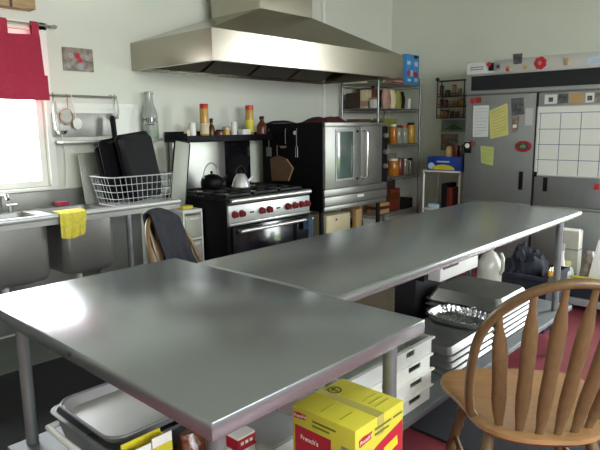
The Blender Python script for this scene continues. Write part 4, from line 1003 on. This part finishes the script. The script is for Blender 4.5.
# side facing the chair (-Y)
SYm = cy0 - .0006
flag((1.022, SYm, .712), (1, 0, 0), (0, 0, 1), .024, "French's")
MB().prism([(.985, SYm, .52), (.985, SYm, .64), (1.07, SYm, .675), (1.183, SYm, .70), (1.183, SYm, .52)], (0, -.0007, 0)).build('red_panel', 'redink', yx)
MB().box(1.10, SYm-.0014, .635, 1.16, SYm-.0008, .662, rot=(0, R(-10), 0)).build('yellow_label', 'yellow', yx)
for (a, c, z) in ((1.06, 1.13, .722), (1.06, 1.12, .708), (1.14, 1.18, .722)): MB().box(a, SYm-.0006, z-.003, c, SYm-.0001, z+.003).build('print_line', 'olivedark', yx)
b = MB().tube([(1.115 + .018*math.cos(2*PI*k/24), .912 + .018*math.sin(2*PI*k/24), cz1+.0006) for k in range(24)], .0014, 5, closed=True).box(1.1135, .901, cz1, 1.1165, .923, cz1+.001).tube([(1.107, .915, cz1+.0006), (1.115, .923, cz1+.0006), (1.123, .915, cz1+.0006)], .0012, 5)
b.build('round_mark', 'blackink', yx)
M['oliveprint'] = mat('olive print', '#a8a22a', .55, var=.05)
for k in range(3): MB().box(1.112, .775+k*.02, cz1+.0001, 1.17, .779+k*.02, cz1+.0008).build('print_line', 'oliveprint', yx)
for k in range(2): MB().box(1.0, .80+k*.06, cz1+.0001, 1.05, .805+k*.06, cz1+.0008).build('print_line', 'oliveprint', yx)

# ------------------------------------------------------------------ things on the island undershelf
IS = .2905
def crate_mesh(x0, x1, y0, y1, z0, z1, holes):
    b = MB(); t_ = .006
    # front with slots: posts between holes
    hz0, hz1 = z0 + (z1-z0)*.42, z0 + (z1-z0)*.78
    b.box(x0, y0, z0, x1, y0+t_, hz0); b.box(x0, y0, hz1, x1, y0+t_, z1)
    xs_ = [x0] + [v for h in holes for v in h] + [x1]
    for i in range(0, len(xs_), 2): b.box(xs_[i], y0, hz0, xs_[i+1], y0+t_, hz1)
    b.box(x0, y1-t_, z0, x1, y1, z1).box(x0, y0+t_, z0, x0+t_, y1-t_, z1).box(x1-t_, y0+t_, z0, x1, y1-t_, z1).box(x0+t_, y0+t_, z0, x1-t_, y1-t_, z0+.004)
    b.box(x0-.008, y0-.012, z1-.008, x1+.008, y0, z1)
    return b
cl = ['bottom', 'second', 'third', 'top']
for k in range(4):
    z0 = IS + k*.0705; dx = (-.04, -.032, -.046, -.036)[k]
    h = [(1.58+dx, 1.66+dx), (1.74+dx, 1.83+dx), (1.93+dx, 2.02+dx)] if k < 3 else [(1.90+dx, 1.96+dx)]
    tag(crate_mesh(1.5+dx, 2.095+dx, 1.155, 1.605, z0, z0+.07, h).build('plastic_crate', 'white' if k < 3 else 'ltgrey'),
        ['lowest white slotted tray of the stack under the table joint', 'second lowest white slotted tray in the stack under the table joint', 'white slotted tray just below the topmost of the stack', 'topmost pale grey tray of the stack under the table joint'][k], 'tray', 'slotted trays stacked under the island')
tag(MB().box(1.54, 1.24, IS+.2825, 2.0, 1.58, IS+.315, .01).build('black_tray', 'blackmat'), 'flat black tray lying on the stack of slotted trays', 'tray')
# pan stack one (sheet pans + foil pan)
def flat_pan(x0, x1, y0, y1, z, d_, taper=.02, lip=.01, r=.025, inv=False, rz=0.):
    b = pan_mesh(x1-x0-2*lip, y1-y0-2*lip, d_, lip=lip, t=.003, r=r, wall_taper=taper)
    m_ = Matrix.Translation(((x0+x1)/2, (y0+y1)/2, z)) @ Matrix.Rotation(rz, 4, 'Z')
    if inv: m_ = m_ @ Matrix.Translation((0, 0, d_)) @ Matrix.Rotation(PI, 4, 'X')
    return b.xform(m_)
ords = ['lowest', 'second lowest', 'middle', 'second highest', 'highest']
z = IS
for k in range(4):
    tag(flat_pan(2.29, 2.80, 1.18, 1.53, z, .03, inv=True, rz=R((0, .6, -.5, .3)[k])).build('sheet_pan', 'panmetal'),
        ['lowest silver sheet pan in the stack nearest the slotted trays', 'second silver sheet pan up in the stack nearest the slotted trays', 'third silver sheet pan up in the stack nearest the slotted trays', 'upturned silver sheet pan under the crinkled foil pan'][k], 'pan', 'sheet pans stacked under the foil pan')
    z += .0345
fo = thing('foil_pan', (2.685, 1.35, z), 'crinkled shiny foil pan on the stack of sheet pans', 'pan')
def foil_fn(u, v):
    a = 2*PI*u; n_ = 4
    c, s_ = math.cos(a), math.sin(a)
    sq = (abs(c)**n_ + abs(s_)**n_)**(-1/n_)
    if v < .5: k = v*2*.88; zz = z + .004
    elif v < .8: k = .88 + (v-.5)/.3*.10; zz = z + .004 + (v-.5)/.3*.036
    else: k = .98 + (v-.8)/.2*.05; zz = z + .04 - .004*(v-.8)/.2
    w_ = .0035*math.sin(a*40)*(1 if v > .5 else 0)
    return (2.685 + (.115*k + w_)*c*sq, 1.35 + (.15*k + w_)*s_*sq, zz + w_*.5)
b = MB().grid(foil_fn, 160, 16, cu=True)
bmesh.ops.remove_doubles(b.bm, verts=list(b.bm.verts), dist=1e-5)
b.build('foil_tray', 'foil', fo)
# pan stack two
z = IS
labs = ['lowest silver pan of the taller stack beside the sheet pans', 'second silver pan up of the taller stack beside the sheet pans', 'third silver pan up of the taller stack beside the sheet pans', 'fourth silver pan up of the taller stack beside the sheet pans', 'fifth silver pan up of the taller stack just under the big roaster']
for k in range(5):
    tag(flat_pan(2.855 + (k % 2)*.006, 3.42 - (k % 3)*.01, 1.19, 1.66, z, .028, inv=True).build('sheet_pan', 'panmetal'), labs[k], 'pan', 'sheet pans in the taller stack')
    z += .032
rp = thing('roaster_pan', (3.1, 1.43, z), 'large upturned silver roasting pan on top of the taller stack', 'pan')
flat_pan(2.85, 3.30, 1.18, 1.66, z, .068, taper=.035, inv=True, r=.04).build('pan_body', 'panmetal', rp)
MB().tube([(2.853, 1.34, z+.012), (2.83, 1.35, z+.014), (2.83, 1.49, z+.014), (2.853, 1.50, z+.012)], .005, 8).build('handle', 'chrome', rp)
tag(MB().box(2.83, 1.70, IS, 3.2, 1.85, IS+.29, .01).build('storage_box', 'blackmat'), 'black storage box at the back of the island undershelf behind the pans', 'box')
# jug, crate with cloths
jg = thing('plastic_jug', (3.55, 1.66, IS), 'large translucent white jug standing behind the pan stacks', 'jug')
MB().lathe([(.001, 0), (.088, 0), (.096, .012), (.096, .20), (.088, .25), (.05, .30), (.024, .315), (.024, .335), (.001, .335)], (3.65, 1.62, IS), 24, sx=1., sy=.8).build('body', 'clearplas', jg)
MB().lathe([(.001, .3355), (.03, .3355), (.03, .365), (.001, .365)], (3.65, 1.62, IS), 16).build('cap', 'whiteink', jg)
MB().tube([(3.65, 1.545, IS+.31), (3.64, 1.525, IS+.28), (3.64, 1.525, IS+.2), (3.65, 1.55, IS+.16)], .011, 8).build('handle', 'clearplas', jg)
cr = thing('storage_crate', (4.2, 1.6, 0), 'dark blue plastic crate standing on the floor at the end of the island', 'crate')
b = MB(); X0, X1, Y0, Y1, Z0, Z1 = 3.95, 4.38, 1.34, 1.80, .001, .40
b.box(X0, Y0, Z0, X1, Y0+.008, Z1).box(X0, Y1-.008, Z0, X1, Y1, Z1).box(X0, Y0+.008, Z0, X0+.008, Y1-.008, Z1).box(X1-.008, Y0+.008, Z0, X1, Y1-.008, Z1).box(X0+.008, Y0+.008, Z0, X1-.008, Y1-.008, Z0+.01)
b.box(X0-.012, Y0-.012, Z1-.03, X1+.012, Y0, Z1, .003).box(X0-.012, Y0, Z1-.03, X0, Y1, Z1, .003)
b.build('crate_body', 'darkcloth', cr)
def crumple(name, label, x, y, z0, rx_, ry_, h_, m_, seed, cat='cloth'):
    b = MB()
    bmesh.ops.create_icosphere(b.bm, subdivisions=4, radius=1)
    for v in b.bm.verts:
        n_ = 1 + .26*noise.noise(v.co*2.2 + Vector((seed, 0, 0))) + .2*noise.noise(v.co*6 + Vector((0, seed, 0)))
        zz = v.co.z*n_
        v.co = Vector((x + v.co.x*rx_*n_, y + v.co.y*ry_*n_, z0 + max(0, (zz*.5+.42))*h_))
    return tag(b.build(name, m_), label, cat)
crumple('cloth_heap', 'heap of black cloth filling the dark blue crate', 4.165, 1.57, .012, .155, .155, .58, 'darkcloth', 2.)
crumple('yellow_glove', 'yellow rubber glove lying on the rim of the dark blue crate', 4.02, 1.332, .402, .07, .02, .07, 'honey', 5., 'glove')
cyl_item('spray_bottle', 'slim white bottle standing beside the dark blue crate near the island leg', 'bottle', 4.42, 1.40, .001, .035, .56, 'white', 'greyplas', .05, neck=True)
# dunnage platform with boxes by the refrigerator
dp = thing('floor_platform', (4.9, 1.15, 0), 'low grey floor platform in front of the refrigerator', 'platform')
px0_, px1_, py0_, py1_ = 4.6, 5.3, .72, 1.62
MB().box(px0_, py0_, .05, px1_, py1_, .105, .006).build('deck', 'greyplas', dp)
for x in (px0_+.05, px1_-.09):
    for y in (py0_+.05, py1_-.09): MB().box(x, y, .001, x+.04, y+.04, .0495).build('leg', 'greyplas', dp)
db = thing('storage_bin', (4.85, 1.25, .106), 'low black bin on the grey platform holding cartons and a jug', 'bin')
b = MB(); X0, X1, Y0, Y1, Z0, Z1 = 4.63, 5.12, .80, 1.56, .106, .245
b.box(X0, Y0, Z0, X1, Y0+.008, Z1).box(X0, Y1-.008, Z0, X1, Y1, Z1).box(X0, Y0+.008, Z0, X0+.008, Y1-.008, Z1).box(X1-.008, Y0+.008, Z0, X1, Y1-.008, Z1).box(X0+.008, Y0+.008, Z0, X1-.008, Y1-.008, Z0+.008)
b.build('bin_body', 'darkcloth', db)
BZ = .1145
wc = thing('milk_carton', (4.85, 1.45, BZ), 'tall white carton with dark band standing in the black bin', 'carton')
MB().box(4.80, 1.40, BZ, 4.90, 1.52, .60, .004).build('carton', 'clearplas', wc)
MB().box(4.799, 1.399, .44, 4.901, 1.521, .452).build('dark_band', 'greyink', wc)
MB().box(4.79, 1.405, .6005, 4.86, 1.535, .606, rot=(0, R(-8), 0)).build('open_flap', 'whiteink', wc)
bag('grocery_bag', 'grey brown grocery bag in the black bin beside the tall carton', 4.80, 1.31, BZ, .12, .13, .34, 'photo2', 14)
jg2 = thing('plastic_jug', (4.72, 1.44, BZ), 'small white jug with pale yellow cap at the front of the black bin', 'jug')
MB().lathe([(.001, 0), (.056, 0), (.06, .01), (.06, .14), (.05, .19), (.026, .215), (.026, .225), (.001, .225)], (4.715, 1.455, BZ), 20).build('body', 'white', jg2)
MB().lathe([(.001, .2255), (.034, .2255), (.032, .25), (.001, .252)], (4.715, 1.455, BZ), 16).build('cap', 'yelpaper', jg2)
tag(MB().box(-.045, -.006, 0, .045, .006, .36, .003).xform(Matrix.Translation((4.74, 1.26, .2)) @ Euler((0, R(-6), R(-70))).to_matrix().to_4x4() @ Matrix.Rotation(R(16), 4, 'Y')).build('white_board', 'white'), 'white board leaning in the black bin near the door', 'board')
tag(MB().tube([(4.66, 1.40, .263), (4.67, 1.28, .265), (4.66, 1.16, .262), (4.68, 1.0, .262)], .009, 8).build('yellow_strap', 'yellow'), 'yellow strap lying along the black bin rim', 'strap')

# ------------------------------------------------------------------ floor mats
tag(MB().prism([(2.235, 1.36, .001), (2.19, .25, .001), (2.95, .22, .001), (3.0, 1.36, .001)], (0, 0, .013)).build('floor_mat', 'rubber'), 'dark rubber mat on the red floor partly under the island', 'mat')
tag(MB().box(-1.2, 2.25, .001, 2.72, 3.49, .013, .003).build('floor_mat', 'rubber'), 'long black rubber mat in the aisle before the sink', 'mat')

tag(MB().box(2.76, 1.95, .001, 4.9, 3.15, .012, .003).build('floor_mat', 'coir'), 'brown mat on the floor before the range and oven', 'mat')
# ------------------------------------------------------------------ windsor chairs
CH, CBY, CDP, CHT, CSD, CFR, CWB, CWT, CLN = .45, -.262, .123, .566, .281, .608, .225, .258, math.tan(R(16.3))
def bow_y(x, h): return CBY + CDP*(abs(x)/.22)**2*(1 - min(1, h/CSD)*.6) - h*CLN
def bow_pt(t_):
    if abs(t_) < CFR:
        a = t_/CFR*PI/2
        return CWT*math.sin(a), CSD + (CHT-CSD)*math.cos(a)
    k = (abs(t_)-CFR)/(1-CFR)
    return math.copysign(CWT + (CWB-CWT)*k*k, t_), CSD*(1-k)
def bow_top(x):
    return CSD + (CHT-CSD)*math.sqrt(max(0, 1-(x/CWT)**2))
def windsor(label, loc, rz):
    """local frame: +y is where the sitter looks, back at -y"""
    c = thing('windsor_chair', loc, label, 'chair', rz)
    H = CH
    b = MB()
    ctrl = [(0, -.292), (.09, -.285), (.17, -.245), (.222, -.175), (.236, -.09), (.262, .01), (.288, .10), (.275, .185), (.215, .245), (.11, .268), (0, .272)]
    full = ctrl + [(-x, y) for x, y in reversed(ctrl[1:-1])]
    def cr(p0, p1, p2, p3, t_):
        return .5*((2*p1) + (-p0+p2)*t_ + (2*p0-5*p1+4*p2-p3)*t_*t_ + (-p0+3*p1-3*p2+p3)*t_**3)
    out = []; n_ = len(full)
    for i in range(n_):
        for q in range(3):
            P = [Vector(full[(i+k) % n_]) for k in (-1, 0, 1, 2)]
            out.append(cr(*P, q/3))
    lv = [(.80, H-.040), (.95, H-.032), (1.0, H-.017), (.99, H-.004), (.955, H), (.8, H-.004), (.45, H-.011), (.0, H-.013)]
    rings = []
    for k, z_ in lv:
        if k == 0: rings.append([b.bm.verts.new((0, -.01, z_))]); continue
        rings.append([b.bm.verts.new((p.x*k, p.y*k, z_)) for p in out])
    N = len(out)
    for a, d in zip(rings, rings[1:]):
        for i in range(N):
            if len(d) == 1: b.bm.faces.new((a[i], a[(i+1) % N], d[0]))
            else: b.bm.faces.new((a[i], a[(i+1) % N], d[(i+1) % N], d[i]))
    b.bm.faces.new(list(reversed(rings[0])))
    b.build('seat', 'woodseat', c, local=True)
    pts = []
    for i in range(61):
        x, h = bow_pt(-1 + 2*i/60); pts.append((x*(.955 if h < .02 else 1), bow_y(x, h), H - .008 + h))
    MB().tube(pts, .0155, 10).build('bow', 'wood', c, local=True)
    for i in range(6):
        u = -1 + 2*i/5
        xb, xt = u*.146, u*.205
        ht = bow_top(xt) - .004
        P, Q = [], []
        for k, r_ in [(0, .0065), (.06, .007), (.16, .0095), (.28, .011), (.45, .0105), (.62, .011), (.74, .0105), (.82, .008), (.9, .005), (1., .0045)]:
            x = xb + (xt-xb)*k; h = ht*k
            P.append((x, bow_y(x, h) + .012*(1-k), H - .008 + h)); Q.append(r_)
        MB().tube(P, Q, 12, flat=2.25).build('spindle', 'wood', c, local=True)
    for sx in (-1, 1):
        for sy in (-1, 1):
            p0 = Vector((sx*.165, sy*.16, H-.036)); p1 = Vector((sx*.24, sy*.235 - (.02 if sy < 0 else 0), .015))
            ks = [(0, .015), (.12, .021), (.3, .024), (.42, .018), (.46, .023), (.5, .018), (.7, .021), (1, .014)]
            MB().tube([p0.lerp(p1, k) for k, _ in ks], [r_ for _, r_ in ks], 12).build('leg', 'wood', c, local=True)
        f0 = Vector((sx*.165, .16, H-.036)).lerp(Vector((sx*.24, .235, 0)), .58); f1 = Vector((sx*.165, -.16, H-.036)).lerp(Vector((sx*.24, -.255, 0)), .58)
        MB().tube([f0, f0.lerp(f1, .5), f1], [.009, .014, .009], 10).build('stretcher', 'wood', c, local=True)
    MB().tube([(-.205, 0, .177), (0, 0, .177), (.205, 0, .177)], [.009, .013, .009], 10).build('stretcher', 'wood', c, local=True)
    return c
ch1 = windsor('shade darkened oak bow back chair standing beside the island pans', (2.011, .733, 0), R(-51.9))
AY = R(203)
ch2 = dup(ch1, (1.985, 2.50, .0135), AY, 'oak bow back chair under a dark jacket between island and sink')
jk = thing('jacket', (1.985, 2.50, .0135), 'charcoal jacket draped over the back of the chair near the sink', 'jacket', AY)
ch2.scale = (.86, .9, .93)
jk.scale = (.86, .9, .93)
def jsheet(x, v, low, sgn):
    top = bow_top(x) + .014 + .02*abs(x)*4.3/math.sqrt(max(.05, 1-(x/CWT)**2))
    h = top - (top - low)*v
    y = bow_y(x, h) + sgn*(.030 + .022*v + abs(.016*math.sin(x*42 + v*2.5))*v + .012*(.5+.5*noise.noise(Vector((x*18, v*5, sgn*3)))))
    return (x*(1 + .08*v), y, CH - .008 + h)
def jall(u, v):
    x = -.185 + .285*u
    if v < .45: return jsheet(x, 1 - v/.45, .14, 1)
    if v > .55: return jsheet(x, (v-.55)/.45, .03, -1)
    a = Vector(jsheet(x, 0, .14, 1)); c = Vector(jsheet(x, 0, .03, -1)); k = (v-.45)/.1
    p = a.lerp(c, k); p.z += .02*math.sin(PI*k) + .012; return p
b = MB(); b.shell(jall, 28, 44, -.006); b.build('cloth_body', 'jacket', jk, local=True)
def sleeve(u, v):
    a = 2*PI*u; h = .50 - .44*v; x = -.10 - .03*v
    return (x + (.042 - .008*v)*math.cos(a), bow_y(x, h) - .125 - .01*v + .03*math.sin(a), CH + h)
b = MB().grid(sleeve, 14, 10, cu=True)
bmesh.ops.contextual_create(b.bm, geom=[e for e in b.bm.edges if e.is_boundary])
b.build('sleeve', 'jacket', jk, local=True)

# ------------------------------------------------------------------ light
wd = bpy.data.worlds.new('overcast daylight'); scene.world = wd; wd.use_nodes = True
nt = wd.node_tree; bg = nt.nodes['Background']
bg.inputs['Color'].default_value = (.93, .97, 1.0, 1); bg.inputs['Strength'].default_value = 11.0
def portal(name, loc, rot, sx, sy):
    l = bpy.data.lights.new(name, 'AREA'); l.shape = 'RECTANGLE'; l.size = sx; l.size_y = sy
    l.cycles.is_portal = True
    o = bpy.data.objects.new(name, l); COL.objects.link(o); o.location = loc; o.rotation_euler = rot
    return o
portal('window_daylight', ((W1[0]+W1[1])/2, YB+.13, (W1[2]+W1[3])/2), (R(-90), 0, 0), W1[1]-W1[0], W1[3]-W1[2])
portal('rear_fill_daylight', ((W2[0]+W2[1])/2, YF-.13, (W2[2]+W2[3])/2), (R(90), 0, 0), W2[1]-W2[0], W2[3]-W2[2])  # portal of the added fill window
portal('door_daylight', (XR+.13, (D1[0]+D1[1])/2, (D1[2]+D1[3])/2), (0, R(90), 0), D1[3]-D1[2], D1[1]-D1[0])

scene.view_settings.view_transform = 'Standard'; scene.view_settings.look = 'None'
scene.view_settings.gamma = 1; scene.view_settings.exposure = 0.65; scene.view_settings.use_curve_mapping = False
scene.cycles.use_denoising = True
scene.cycles.max_bounces = 10; scene.cycles.diffuse_bounces = 6; scene.cycles.glossy_bounces = 6; scene.cycles.transparent_max_bounces = 12
scene.cycles.caustics_reflective = True; scene.cycles.sample_clamp_indirect = 8
